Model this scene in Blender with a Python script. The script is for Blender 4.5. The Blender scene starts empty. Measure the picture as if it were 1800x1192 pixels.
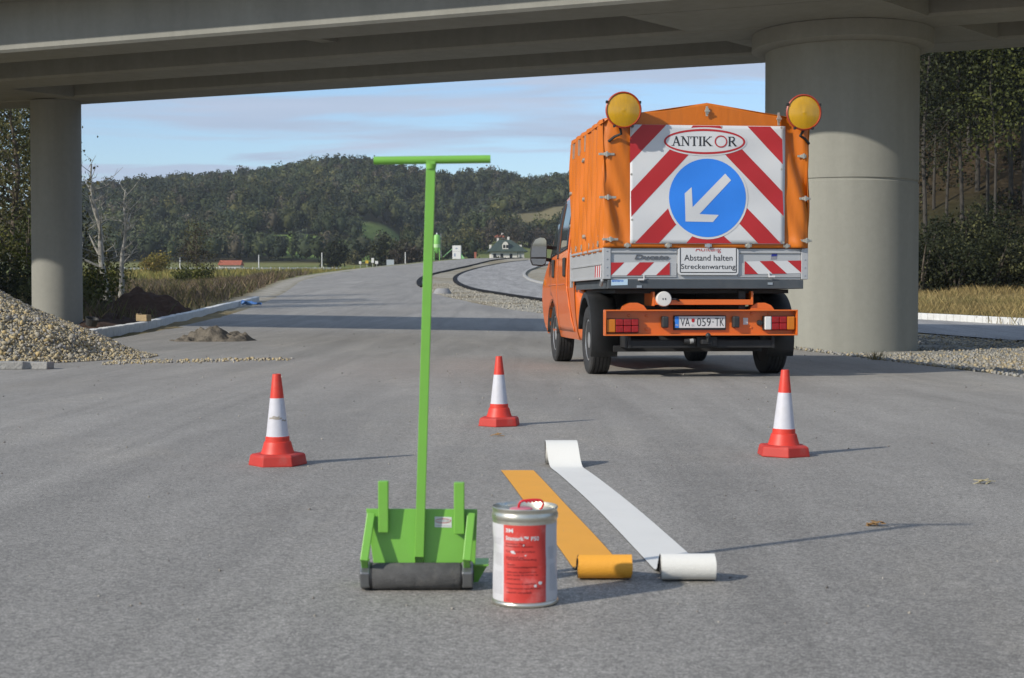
import bpy, bmesh, math, random
import numpy as np
from mathutils import Vector, Matrix

R = math.radians
random.seed(7)
rng = np.random.default_rng(7)
scene = bpy.context.scene
COL = scene.collection

# ------------------------------------------------------------------ camera, sky, sun, exposure
F, CX, CY, CAMH = 2600.0, 900.0, 596.0, 0.8
PITCH = math.atan(73.0 / F)
cam = bpy.data.cameras.new('camera')
cam.sensor_width = 36.0
cam.lens = F / 1800.0 * 36.0
cam.clip_start = 0.05
cam.clip_end = 6000.0
cam.dof.use_dof = True
cam.dof.focus_distance = 13.0
cam.dof.aperture_fstop = 9.0
camo = bpy.data.objects.new('camera', cam)
camo.location = (0, 0, CAMH)
camo.rotation_euler = (R(90) - math.atan(70.0 / F), 0, 0)
COL.objects.link(camo)
scene.camera = camo

SUN_EL = R(30.0)
SUN_H = Vector((0.82, 0.57, 0)).normalized()          # the way shadows fall on the ground
sun = bpy.data.lights.new('sun', 'SUN')
sun.energy = 3.3
sun.angle = R(0.9)
sun.color = (1.0, 0.93, 0.82)
suno = bpy.data.objects.new('sun', sun)
D = SUN_H * math.cos(SUN_EL) + Vector((0, 0, -math.sin(SUN_EL)))
suno.rotation_euler = D.to_track_quat('-Z', 'Y').to_euler()
suno.location = (-20, -15, 25)
COL.objects.link(suno)

world = bpy.data.worlds.new('World')
scene.world = world
world.use_nodes = True
wn, wl = world.node_tree.nodes, world.node_tree.links
wn.clear()
w_out = wn.new('ShaderNodeOutputWorld')
w_bg = wn.new('ShaderNodeBackground')
w_bg.inputs['Strength'].default_value = 0.1
sky = wn.new('ShaderNodeTexSky')
sky.sky_type = 'NISHITA'
sky.sun_disc = False
sky.sun_elevation = SUN_EL
sky.sun_rotation = math.atan2(-SUN_H.x, -SUN_H.y)
sky.air_density = 1.0
sky.dust_density = 0.6
sky.ozone_density = 1.6
tc = wn.new('ShaderNodeTexCoord')
sep = wn.new('ShaderNodeSeparateXYZ')
wl.new(tc.outputs['Generated'], sep.inputs[0])


def wmath(op, a, b=None, clamp=False):
    n = wn.new('ShaderNodeMath')
    n.operation = op
    n.use_clamp = clamp
    for i, v in enumerate((a, b)):
        if v is None:
            continue
        if isinstance(v, (int, float)):
            n.inputs[i].default_value = v
        else:
            wl.new(v, n.inputs[i])
    return n.outputs[0]


zc = wmath('ADD', wmath('MAXIMUM', sep.outputs['Z'], 0.0), 0.10)
cx_ = wmath('DIVIDE', sep.outputs['X'], zc)
cy_ = wmath('DIVIDE', sep.outputs['Y'], zc)
comb = wn.new('ShaderNodeCombineXYZ')
wl.new(cx_, comb.inputs[0]); wl.new(cy_, comb.inputs[1])
cn = wn.new('ShaderNodeTexNoise')
cn.inputs['Scale'].default_value = 1.6
cn.inputs['Detail'].default_value = 7.0
cn.inputs['Roughness'].default_value = 0.52
cn.inputs['Distortion'].default_value = 0.5
mp = wn.new('ShaderNodeMapping')
mp.inputs['Scale'].default_value = (0.36, 0.85, 1.0)
mp.inputs['Rotation'].default_value = (0, 0, R(8))
mp.inputs['Location'].default_value = (3.7, 1.3, 0.0)
wl.new(comb.outputs[0], mp.inputs[0]); wl.new(mp.outputs[0], cn.inputs['Vector'])
cr = wn.new('ShaderNodeValToRGB')
cr.color_ramp.elements[0].position = 0.45
cr.color_ramp.elements[0].color = (0, 0, 0, 1)
cr.color_ramp.elements[1].position = 0.53
cr.color_ramp.elements[1].color = (0.92, 0.92, 0.92, 1)
wl.new(cn.outputs['Fac'], cr.inputs[0])
cn2 = wn.new('ShaderNodeTexNoise')
cn2.inputs['Scale'].default_value = 2.3
cn2.inputs['Detail'].default_value = 6.0
mp2 = wn.new('ShaderNodeMapping')
mp2.inputs['Scale'].default_value = (0.35, 1.5, 1.0)
mp2.inputs['Location'].default_value = (1.1, 7.3, 0.0)
wl.new(comb.outputs[0], mp2.inputs[0]); wl.new(mp2.outputs[0], cn2.inputs['Vector'])
cc = wn.new('ShaderNodeMixRGB')
cc.inputs[1].default_value = (2.7, 3.5, 4.75, 1)       # thin lavender cloud
cc.inputs[2].default_value = (4.2, 4.75, 5.9, 1)       # whiter veil
wl.new(cn2.outputs['Fac'], cc.inputs[0])
skyc = wn.new('ShaderNodeMixRGB')
skyc.blend_type = 'MULTIPLY'
skyc.inputs[0].default_value = 1.0
skyc.inputs[2].default_value = (.93, 1.04, 1.2, 1)
wl.new(sky.outputs[0], skyc.inputs[1])
mixc = wn.new('ShaderNodeMixRGB')
wl.new(cr.outputs[0], mixc.inputs[0]); wl.new(skyc.outputs[0], mixc.inputs[1]); wl.new(cc.outputs[0], mixc.inputs[2])
wl.new(mixc.outputs[0], w_bg.inputs['Color'])
wl.new(w_bg.outputs[0], w_out.inputs['Surface'])

scene.view_settings.view_transform = 'Standard'
scene.view_settings.look = 'None'
scene.view_settings.exposure = 0.48
scene.view_settings.gamma = 1.0
scene.view_settings.use_curve_mapping = False
scene.cycles.max_bounces = 6
scene.cycles.transparent_max_bounces = 8


# ------------------------------------------------------------------ terrain shape
def _interp(xs, ys):
    xs = np.array(xs, float); ys = np.array(ys, float)

    def f(x):
        x = np.asarray(x, float)
        w = 1.0 + np.abs(x) * 0.05
        return (np.interp(x - w, xs, ys) + 2 * np.interp(x, xs, ys) + np.interp(x + w, xs, ys)) / 4
    return f


zroad = _interp([-60, 0, 25, 33, 44, 58, 72, 88, 105, 130, 150, 175, 200, 230, 300, 420, 600, 900],
                [0, 0, 0, .07, .28, .72, 1.15, 1.6, 2.1, 3.0, 3.85, 5.0, 6.35, 7.2, 8.6, 11.3, 15, 20])
zfield = _interp([-60, 0, 25, 33, 44, 60, 100, 160, 250, 350, 420, 600, 900],
                 [0, 0, 0, 0, .2, .6, 1.5, 2.85, 5.4, 8.0, 10, 13, 18])
xleft = _interp([-60, 21, 25, 53, 72, 105, 128, 150, 175, 200, 240, 300], [-45, -45, -7.5, -9.1, -11, -15, -16.2, -15, -11.5, -6, 4, 20])
xright = _interp([-60, 0, 15, 24, 40, 44, 46, 55, 69, 88, 102, 118, 133, 152, 187, 205, 240, 300],
                 [11, 6.6, 5.2, 4.4, 3.6, 1.9, .7, -1.3, -3.7, -5.65, -6.6, -7.2, -6.9, -5.6, -3, .2, 10, 26])
ridge = _interp([-420, -330, -270, -218, -203, -188, -165, -138, -115, -92, -75, -58, -40, -29, -9, 6, 17, 40, 90, 160, 300],
                [44, 42, 41, 43, 50, 51, 55.5, 58.5, 60, 61, 60, 57, 53, 55, 57, 54, 53, 55, 50, 44, 40])


def sstep(x, a, b):
    t = np.clip((np.asarray(x, float) - a) / (b - a), 0, 1)
    return t * t * (3 - 2 * t)


def vnoise(x, y, s, seed=0):
    """smooth value noise on numpy arrays"""
    x = np.asarray(x, float) / s + seed * 17.31; y = np.asarray(y, float) / s + seed * 9.77
    xi = np.floor(x).astype(np.int64); yi = np.floor(y).astype(np.int64)
    fx = x - xi; fy = y - yi
    fx = fx * fx * (3 - 2 * fx); fy = fy * fy * (3 - 2 * fy)

    def h(i, j):
        n = (i * 374761393 + j * 668265263 + seed * 144269) & 0x7fffffff
        n = ((n ^ (n >> 13)) * 1274126177) & 0x7fffffff
        return ((n ^ (n >> 16)) & 0xffff) / 65535.0
    a = h(xi, yi); b = h(xi + 1, yi); c = h(xi, yi + 1); d = h(xi + 1, yi + 1)
    return (a * (1 - fx) + b * fx) * (1 - fy) + (c * (1 - fx) + d * fx) * fy - 0.5


def T(X, Y):
    X = np.asarray(X, float); Y = np.asarray(Y, float)
    zr = zroad(Y); zf = zfield(Y)
    m = sstep(xleft(Y) - X, 1.0, 9.0) * sstep(Y, 26, 40)
    z = zr * (1 - m) + zf * m
    # wooded hill behind
    rise = sstep(Y, 400, 800)
    gully = np.exp(-((X + 30 - (Y - 600) * 0.12) / 16.0) ** 2) * sstep(Y, 440, 560) * (1 - sstep(Y, 700, 800)) * 15
    z = z + np.maximum(ridge(X) - 8 - 5, 0) * rise - gully
    z = z + sstep(Y, 430, 520) * (vnoise(X, Y, 60, 1) * 9 + vnoise(X, Y, 26, 2) * 4)
    # steep wooded bank on the right
    s = (Y - 70) * 0.75 + (X - 21) * 0.6
    bank = 0.42 * np.log1p(np.exp(np.clip(s / 2.0, -40, 40))) * 2.0
    z = z + np.minimum(bank, 26) * sstep(X - 0.19 * Y, 0, 8) * (1 - sstep(Y, 200, 300))
    # low shoulder on the right of the asphalt
    off = np.maximum(X - xright(Y), 0)
    z = z - 0.14 * sstep(off, 0.05, 1.2) * (1 - sstep(Y, 26, 44))
    return z


CR = (Vector((1, 0, 0)), Vector((0, math.sin(PITCH), math.cos(PITCH))), Vector((0, math.cos(PITCH), -math.sin(PITCH))))


def ray(px, py):
    return CR[2] + CR[0] * ((px - CX) / F) + CR[1] * ((CY - py) / F)


def at(px, py, Y):
    d = ray(px, py)
    return Vector((0, 0, CAMH)) + d * (Y / d.y)


def on(px, py, y0=3.0, y1=900.0):
    """where the sight line through a photo point meets the ground"""
    d = ray(px, py)
    Ys = np.geomspace(y0, y1, 3000)
    k = Ys / d.y
    g = CAMH + d.z * k - T(d.x * k, Ys)
    i = np.argmax(g < 0)
    if not (g < 0).any():
        i = len(Ys) - 1
    if i > 0 and g[i - 1] > 0 > g[i]:
        t = g[i - 1] / (g[i - 1] - g[i])
        Y = Ys[i - 1] + (Ys[i] - Ys[i - 1]) * t
    else:
        Y = Ys[i]
    X = d.x * Y / d.y
    return Vector((X, Y, float(T(X, Y))))


# ------------------------------------------------------------------ materials
def srgb(r, g, b):
    f = lambda c: (c / 255 / 12.92) if c / 255 <= 0.04045 else ((c / 255 + 0.055) / 1.055) ** 2.4
    return (f(r), f(g), f(b))


MATS = {}


def mat(name, base=(.5, .5, .5), rough=.6, metal=0.0, var=0.0, vscale=3.0, bump=0.0, bscale=40.0, coat=0.0,
        spec=0.5, dirt=None, dscale=4.0, damt=0.5, attr=None, trans=0.0, stretch=None, emis=None, translucent=0.0, rvar=0.0):
    if name in MATS:
        return MATS[name]
    m = bpy.data.materials.new(name)
    m.use_nodes = True
    nt = m.node_tree; N, L = nt.nodes, nt.links
    b = N['Principled BSDF']
    b.inputs['Roughness'].default_value = rough
    b.inputs['Metallic'].default_value = metal
    b.inputs['Specular IOR Level'].default_value = spec
    b.inputs['Coat Weight'].default_value = coat
    b.inputs['Coat Roughness'].default_value = 0.12
    b.inputs['Transmission Weight'].default_value = trans
    t = N.new('ShaderNodeTexCoord')
    vec = t.outputs['Object']
    if stretch:
        mpn = N.new('ShaderNodeMapping'); mpn.inputs['Scale'].default_value = stretch
        L.new(vec, mpn.inputs[0]); vec = mpn.outputs[0]
    if attr:
        a = N.new('ShaderNodeAttribute'); a.attribute_name = attr
        colr = a.outputs['Color']
    else:
        c = N.new('ShaderNodeRGB'); c.outputs[0].default_value = (*base, 1); colr = c.outputs[0]
    if var:
        n = N.new('ShaderNodeTexNoise'); n.inputs['Scale'].default_value = vscale
        n.inputs['Detail'].default_value = 6; n.inputs['Roughness'].default_value = .62
        L.new(vec, n.inputs['Vector'])
        mr = N.new('ShaderNodeMapRange')
        mr.inputs[1].default_value = .25; mr.inputs[2].default_value = .75
        mr.inputs[3].default_value = 1 - var; mr.inputs[4].default_value = 1 + var
        L.new(n.outputs['Fac'], mr.inputs[0])
        mu = N.new('ShaderNodeVectorMath'); mu.operation = 'SCALE'
        L.new(colr, mu.inputs[0]); L.new(mr.outputs[0], mu.inputs['Scale']); colr = mu.outputs[0]
    if dirt:
        n = N.new('ShaderNodeTexNoise'); n.inputs['Scale'].default_value = dscale
        n.inputs['Detail'].default_value = 8; n.inputs['Roughness'].default_value = .7
        L.new(vec, n.inputs['Vector'])
        rp = N.new('ShaderNodeMapRange'); rp.inputs[1].default_value = .5; rp.inputs[2].default_value = .8
        rp.inputs[3].default_value = 0; rp.inputs[4].default_value = damt
        L.new(n.outputs['Fac'], rp.inputs[0])
        mx = N.new('ShaderNodeMixRGB'); mx.inputs[2].default_value = (*dirt, 1)
        L.new(rp.outputs[0], mx.inputs[0]); L.new(colr, mx.inputs[1]); colr = mx.outputs[0]
    L.new(colr, b.inputs['Base Color'])
    if rvar:
        n = N.new('ShaderNodeTexNoise'); n.inputs['Scale'].default_value = vscale * 2
        L.new(vec, n.inputs['Vector'])
        mr = N.new('ShaderNodeMapRange'); mr.inputs[3].default_value = max(rough - rvar, .02); mr.inputs[4].default_value = rough + rvar
        L.new(n.outputs['Fac'], mr.inputs[0]); L.new(mr.outputs[0], b.inputs['Roughness'])
    if bump:
        n = N.new('ShaderNodeTexNoise'); n.inputs['Scale'].default_value = bscale
        n.inputs['Detail'].default_value = 4
        L.new(vec, n.inputs['Vector'])
        bm_ = N.new('ShaderNodeBump'); bm_.inputs['Strength'].default_value = bump; bm_.inputs['Distance'].default_value = .02
        L.new(n.outputs['Fac'], bm_.inputs['Height']); L.new(bm_.outputs[0], b.inputs['Normal'])
    if emis:
        b.inputs['Emission Color'].default_value = (*emis[:3], 1); b.inputs['Emission Strength'].default_value = emis[3]
    if translucent:
        tr = N.new('ShaderNodeBsdfTranslucent'); L.new(colr, tr.inputs[0])
        ms = N.new('ShaderNodeMixShader'); ms.inputs[0].default_value = translucent
        out = N['Material Output']
        L.new(b.outputs[0], ms.inputs[1]); L.new(tr.outputs[0], ms.inputs[2]); L.new(ms.outputs[0], out.inputs['Surface'])
    MATS[name] = m
    return m


def asphalt_mat(name, base, warm, seed, streak=1.0):
    """worn dusty asphalt: fine aggregate, broad wheel-polished streaks, pale dust patches"""
    m = bpy.data.materials.new(name); m.use_nodes = True
    N, L = m.node_tree.nodes, m.node_tree.links
    b = N['Principled BSDF']; b.inputs['Roughness'].default_value = .82; b.inputs['Specular IOR Level'].default_value = .35
    t = N.new('ShaderNodeTexCoord')

    def noise(scale, detail, sc=(1, 1, 1), rough=.6, dist=0.0):
        mpn = N.new('ShaderNodeMapping'); mpn.inputs['Scale'].default_value = sc; mpn.inputs['Location'].default_value = (seed, seed * .7, 0)
        L.new(t.outputs['Object'], mpn.inputs[0])
        n = N.new('ShaderNodeTexNoise'); n.inputs['Scale'].default_value = scale; n.inputs['Detail'].default_value = detail
        n.inputs['Roughness'].default_value = rough; n.inputs['Distortion'].default_value = dist
        L.new(mpn.outputs[0], n.inputs['Vector']); return n.outputs['Fac']

    def rng_(v, a, b_, c, d):
        r = N.new('ShaderNodeMapRange'); r.inputs[1].default_value = a; r.inputs[2].default_value = b_
        r.inputs[3].default_value = c; r.inputs[4].default_value = d; L.new(v, r.inputs[0]); return r.outputs[0]

    def mul(a, b_):
        k = N.new('ShaderNodeMath'); k.operation = 'MULTIPLY'; L.new(a, k.inputs[0]); L.new(b_, k.inputs[1]); return k.outputs[0]
    fine = rng_(noise(210, 2, rough=.75), .36, .64, .58, 1.42)
    grit = rng_(noise(55, 4, rough=.8), .36, .64, .89, 1.11)
    mid = rng_(noise(3.2, 8, rough=.78), .3, .7, .91, 1.09)
    big = rng_(noise(.28, 5, (1, .6, 1), dist=.6), .3, .7, .90, 1.10)
    strk = rng_(noise(1.5, 5, (1.0, .07, 1), dist=1.2), .34, .66, 1 - .13 * streak, 1 + .13 * streak)
    scr = rng_(noise(.9, 6, (.35, 1.6, 1), rough=.7, dist=.8), .60, .74, 1.0, 1.12)
    k = mul(mul(mul(mul(fine, grit), mul(mid, big)), strk), scr)
    dust = rng_(noise(.5, 7, (1, .45, 1), rough=.72, dist=.5), .52, .72, 0, .55)
    mx = N.new('ShaderNodeMixRGB'); mx.inputs[1].default_value = (*base, 1); mx.inputs[2].default_value = (*warm, 1)
    L.new(dust, mx.inputs[0])
    sc = N.new('ShaderNodeVectorMath'); sc.operation = 'SCALE'
    L.new(mx.outputs[0], sc.inputs[0]); L.new(k, sc.inputs['Scale'])
    # single stones of the aggregate
    va = N.new('ShaderNodeTexVoronoi'); va.inputs['Scale'].default_value = 125; L.new(t.outputs['Object'], va.inputs['Vector'])
    sa = N.new('ShaderNodeSeparateColor'); L.new(va.outputs['Color'], sa.inputs[0])
    sc2 = N.new('ShaderNodeVectorMath'); sc2.operation = 'SCALE'
    L.new(sc.outputs[0], sc2.inputs[0]); L.new(rng_(sa.outputs[0], 0, 1, .70, 1.30), sc2.inputs['Scale']); sc = sc2
    # sparse pale and dark chips
    v = N.new('ShaderNodeTexVoronoi'); v.inputs['Scale'].default_value = 34; L.new(t.outputs['Object'], v.inputs['Vector'])
    chip = rng_(v.outputs['Distance'], .0, .16, 1, 0)
    sel = N.new('ShaderNodeSeparateColor'); L.new(v.outputs['Color'], sel.inputs[0])
    light = mul(chip, rng_(sel.outputs[0], .90, .92, 0, .55))
    mx2 = N.new('ShaderNodeMixRGB'); mx2.inputs[2].default_value = (.52, .5, .46, 1)
    L.new(light, mx2.inputs[0]); L.new(sc.outputs[0], mx2.inputs[1])
    dark = mul(chip, rng_(sel.outputs[1], .88, .90, 0, .6))
    mx3 = N.new('ShaderNodeMixRGB'); mx3.inputs[2].default_value = (.05, .05, .05, 1)
    L.new(dark, mx3.inputs[0]); L.new(mx2.outputs[0], mx3.inputs[1])
    L.new(mx3.outputs[0], b.inputs['Base Color'])
    bm_ = N.new('ShaderNodeBump'); bm_.inputs['Strength'].default_value = .5; bm_.inputs['Distance'].default_value = .004
    L.new(noise(150, 4, rough=.7), bm_.inputs['Height']); L.new(bm_.outputs[0], b.inputs['Normal'])
    MATS[name] = m
    return m


def concrete_mat(name, base, bands=0.0):
    m = bpy.data.materials.new(name); m.use_nodes = True
    N, L = m.node_tree.nodes, m.node_tree.links
    b = N['Principled BSDF']; b.inputs['Roughness'].default_value = .85; b.inputs['Specular IOR Level'].default_value = .3
    t = N.new('ShaderNodeTexCoord')

    def noise(scale, detail, sc=(1, 1, 1), rough=.6):
        mpn = N.new('ShaderNodeMapping'); mpn.inputs['Scale'].default_value = sc
        L.new(t.outputs['Object'], mpn.inputs[0])
        n = N.new('ShaderNodeTexNoise'); n.inputs['Scale'].default_value = scale; n.inputs['Detail'].default_value = detail
        n.inputs['Roughness'].default_value = rough
        L.new(mpn.outputs[0], n.inputs['Vector']); return n.outputs['Fac']
    out = None
    for sc, det, strch, a in ((.8, 6, (1, 1, .35), .06), (9, 6, (1, 1, 1), .035), (70, 3, (1, 1, 1), .05), (3.2, 5, (1, 1, .06), .06)):
        r = N.new('ShaderNodeMapRange'); r.inputs[1].default_value = .3; r.inputs[2].default_value = .7
        r.inputs[3].default_value = 1 - a; r.inputs[4].default_value = 1 + a
        L.new(noise(sc, det, strch), r.inputs[0])
        if out is None:
            out = r.outputs[0]
        else:
            k = N.new('ShaderNodeMath'); k.operation = 'MULTIPLY'; L.new(out, k.inputs[0]); L.new(r.outputs[0], k.inputs[1]); out = k.outputs[0]
    rgb = N.new('ShaderNodeRGB'); rgb.outputs[0].default_value = (*base, 1)
    sc = N.new('ShaderNodeVectorMath'); sc.operation = 'SCALE'; L.new(rgb.outputs[0], sc.inputs[0]); L.new(out, sc.inputs['Scale'])
    L.new(sc.outputs[0], b.inputs['Base Color'])
    bm_ = N.new('ShaderNodeBump'); bm_.inputs['Strength'].default_value = .25; bm_.inputs['Distance'].default_value = .006
    L.new(noise(30, 5), bm_.inputs['Height']); L.new(bm_.outputs[0], b.inputs['Normal'])
    MATS[name] = m
    return m


M_ASPH = asphalt_mat('asphalt_dusty', (.232, .221, .200), (.285, .262, .222), 3.0)
M_ASPH2 = asphalt_mat('asphalt_loop', (.262, .256, .245), (.30, .29, .265), 9.0, 1.6)
M_CONC = concrete_mat('concrete_bridge', (.24, .24, .215))
M_CONC_P = concrete_mat('concrete_pillar', (.262, .262, .230))
M_KERB = mat('kerb_concrete', (.58, .59, .58), .85, var=.12, vscale=6, bump=.3, bscale=60, dirt=(.30, .28, .24), dscale=5, damt=.4)
M_BITUMEN = mat('bitumen_edge', (.008, .008, .0085), .85, spec=.2, var=.3, vscale=20, bump=.6, bscale=30)
M_GROUND = mat('ground_cover', rough=.95, attr='cover', var=.35, vscale=1.7, bump=.6, bscale=14, spec=.1)
M_STONE = mat('gravel_stone', rough=.9, attr='tint', var=.15, vscale=40, bump=.3, bscale=60, spec=.25)
M_LEAF = mat('leaves', rough=.75, attr='tint', spec=.2, translucent=.25)
M_FARLEAF = mat('far_leaves', rough=.9, attr='tint', spec=.1)
M_GRASS = mat('grass_blades', rough=.85, attr='tint', spec=.15, translucent=.2)
M_BARK = mat('bark', (.12, .10, .08), .9, var=.35, vscale=6, bump=.5, bscale=25, stretch=(1, 1, .3), spec=.2)
M_BARKW = mat('bark_pale', (.29, .28, .25), .9, var=.35, vscale=5, bump=.5, bscale=25, dirt=(.12, .11, .1), dscale=6, damt=.8, spec=.2)
M_SOIL = mat('dark_soil', (.050, .031, .022), .95, var=.4, vscale=9, bump=1.0, bscale=18, spec=.15)
M_SAND = mat('wet_sand', (.135, .118, .094), .95, var=.25, vscale=9, bump=.9, bscale=25, spec=.15)
M_WOOD = mat('wood_block', (.30, .22, .12), .8, var=.3, vscale=8, stretch=(1, .2, 1), bump=.3, bscale=30)

M_GREEN = mat('green_paint', srgb(110, 168, 64), .38, var=.05, vscale=5, coat=.15, bump=.03, bscale=30, dirt=(.16, .22, .07), dscale=9, damt=.25)
M_STEEL = mat('galvanised', (.55, .56, .57), .35, metal=.9, var=.15, vscale=12, rvar=.12)
M_TIN = mat('tin', (.62, .60, .52), .33, metal=.9, var=.2, vscale=14, rvar=.15, dirt=(.25, .2, .12), dscale=14, damt=.6)
M_RUBBER = mat('rubber', (.022, .022, .023), .8, var=.25, vscale=12, bump=.3, bscale=60, dirt=(.12, .115, .105), dscale=5, damt=.35)
M_ROLLER = mat('roller_rubber', (.075, .075, .075), .9, var=.3, vscale=30, bump=.35, bscale=320, dirt=(.20, .19, .17), dscale=9, damt=.7)
M_BLACKP = mat('black_plastic', (.02, .021, .022), .55, var=.2, vscale=8, dirt=(.09, .085, .08), dscale=4, damt=.4)
M_CHASSIS = mat('chassis_black', (.014, .014, .015), .65, var=.3, vscale=6, dirt=(.06, .055, .05), dscale=3, damt=.5)
M_ORANGE = mat('orange_paint', srgb(208, 100, 26), .35, var=.05, vscale=3, coat=.5, dirt=(.45, .16, .05), dscale=3, damt=.25)
M_TARP = mat('orange_tarp', srgb(192, 102, 10), .42, var=.10, vscale=2.2, bump=.55, bscale=7, stretch=(1, 1, .3), dirt=(.33, .12, .02), dscale=2.2, damt=.55, spec=.5)
M_WHITEP = mat('white_print', (.56, .57, .58), .45, var=.05, vscale=4, dirt=(.5, .48, .44), dscale=4, damt=.25)
M_REDP = mat('red_print', srgb(168, 34, 38), .45, var=.06, vscale=4)
M_BLUEP = mat('blue_print', srgb(44, 124, 220), .45, var=.04, vscale=4)
M_DARKP = mat('dark_print', (.018, .018, .02), .5)
M_ALU = mat('alu_panel', (.42, .43, .44), .42, metal=.25, var=.08, vscale=3, rvar=.08, dirt=(.32, .31, .28), dscale=3, damt=.35)
M_RAIL = mat('bed_rail_paint', (.055, .065, .075), .5, var=.15, vscale=5, dirt=(.14, .13, .12), dscale=3, damt=.4)
M_CLASP = mat('clasp_metal', (.48, .45, .38), .42, metal=.7, var=.2, vscale=20)
M_AMBER = mat('amber_lens', (.50, .27, .001), .16, spec=.6, coat=.5, var=.18, vscale=7, stretch=(3, 1, .6))
M_AMBERTL = mat('amber_taillight', (.50, .15, .005), .2, coat=.25)
M_REDTL = mat('red_taillight', (.26, .004, .006), .2, coat=.25, var=.3, vscale=30)
M_CLEARTL = mat('clear_taillight', (.6, .61, .6), .2, coat=.5)
M_GLASS = mat('dark_glass', (.012, .014, .016), .06, spec=.6, coat=.3)
M_MIRROR = mat('mirror_glass', (.5, .52, .55), .03, metal=1.0)
M_RIM = mat('silver_rim', (.52, .53, .54), .38, metal=.7, var=.15, vscale=10, dirt=(.2, .19, .17), dscale=8, damt=.5)
M_CONE = mat('cone_red', srgb(200, 52, 35), .5, var=.08, vscale=10, dirt=(.42, .12, .08), dscale=9, damt=.5)
M_CONEB = mat('cone_base_red', srgb(176, 46, 36), .65, var=.12, vscale=12, dirt=(.30, .12, .10), dscale=12, damt=.7)
M_CONEW = mat('cone_band', (.52, .52, .56), .4, var=.06, vscale=25, dirt=(.42, .40, .36), dscale=10, damt=.5)
M_TAPEW = mat('white_tape', (.66, .65, .605), .6, var=.04, vscale=6, bump=.15, bscale=200, dirt=(.6, .6, .56), dscale=6, damt=.3)
M_TAPEY = mat('yellow_tape', srgb(222, 156, 48), .6, var=.04, vscale=6, bump=.15, bscale=200)
M_TAPEBACK = mat('tape_back', (.03, .028, .028), .8)
M_LABELW = mat('label_paper', (.50, .50, .52), .5, var=.06, vscale=12, dirt=(.42, .41, .40), dscale=20, damt=.4)
M_LABELR = mat('label_red', srgb(192, 58, 50), .45, var=.08, vscale=12, dirt=(.62, .30, .28), dscale=12, damt=.75)
M_HANDLE = mat('red_handle', srgb(190, 20, 40), .35)
M_LABELT = mat('label_text', srgb(110, 26, 26), .6)
M_LABELG = mat('label_text_grey', (.36, .36, .38), .6)


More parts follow.
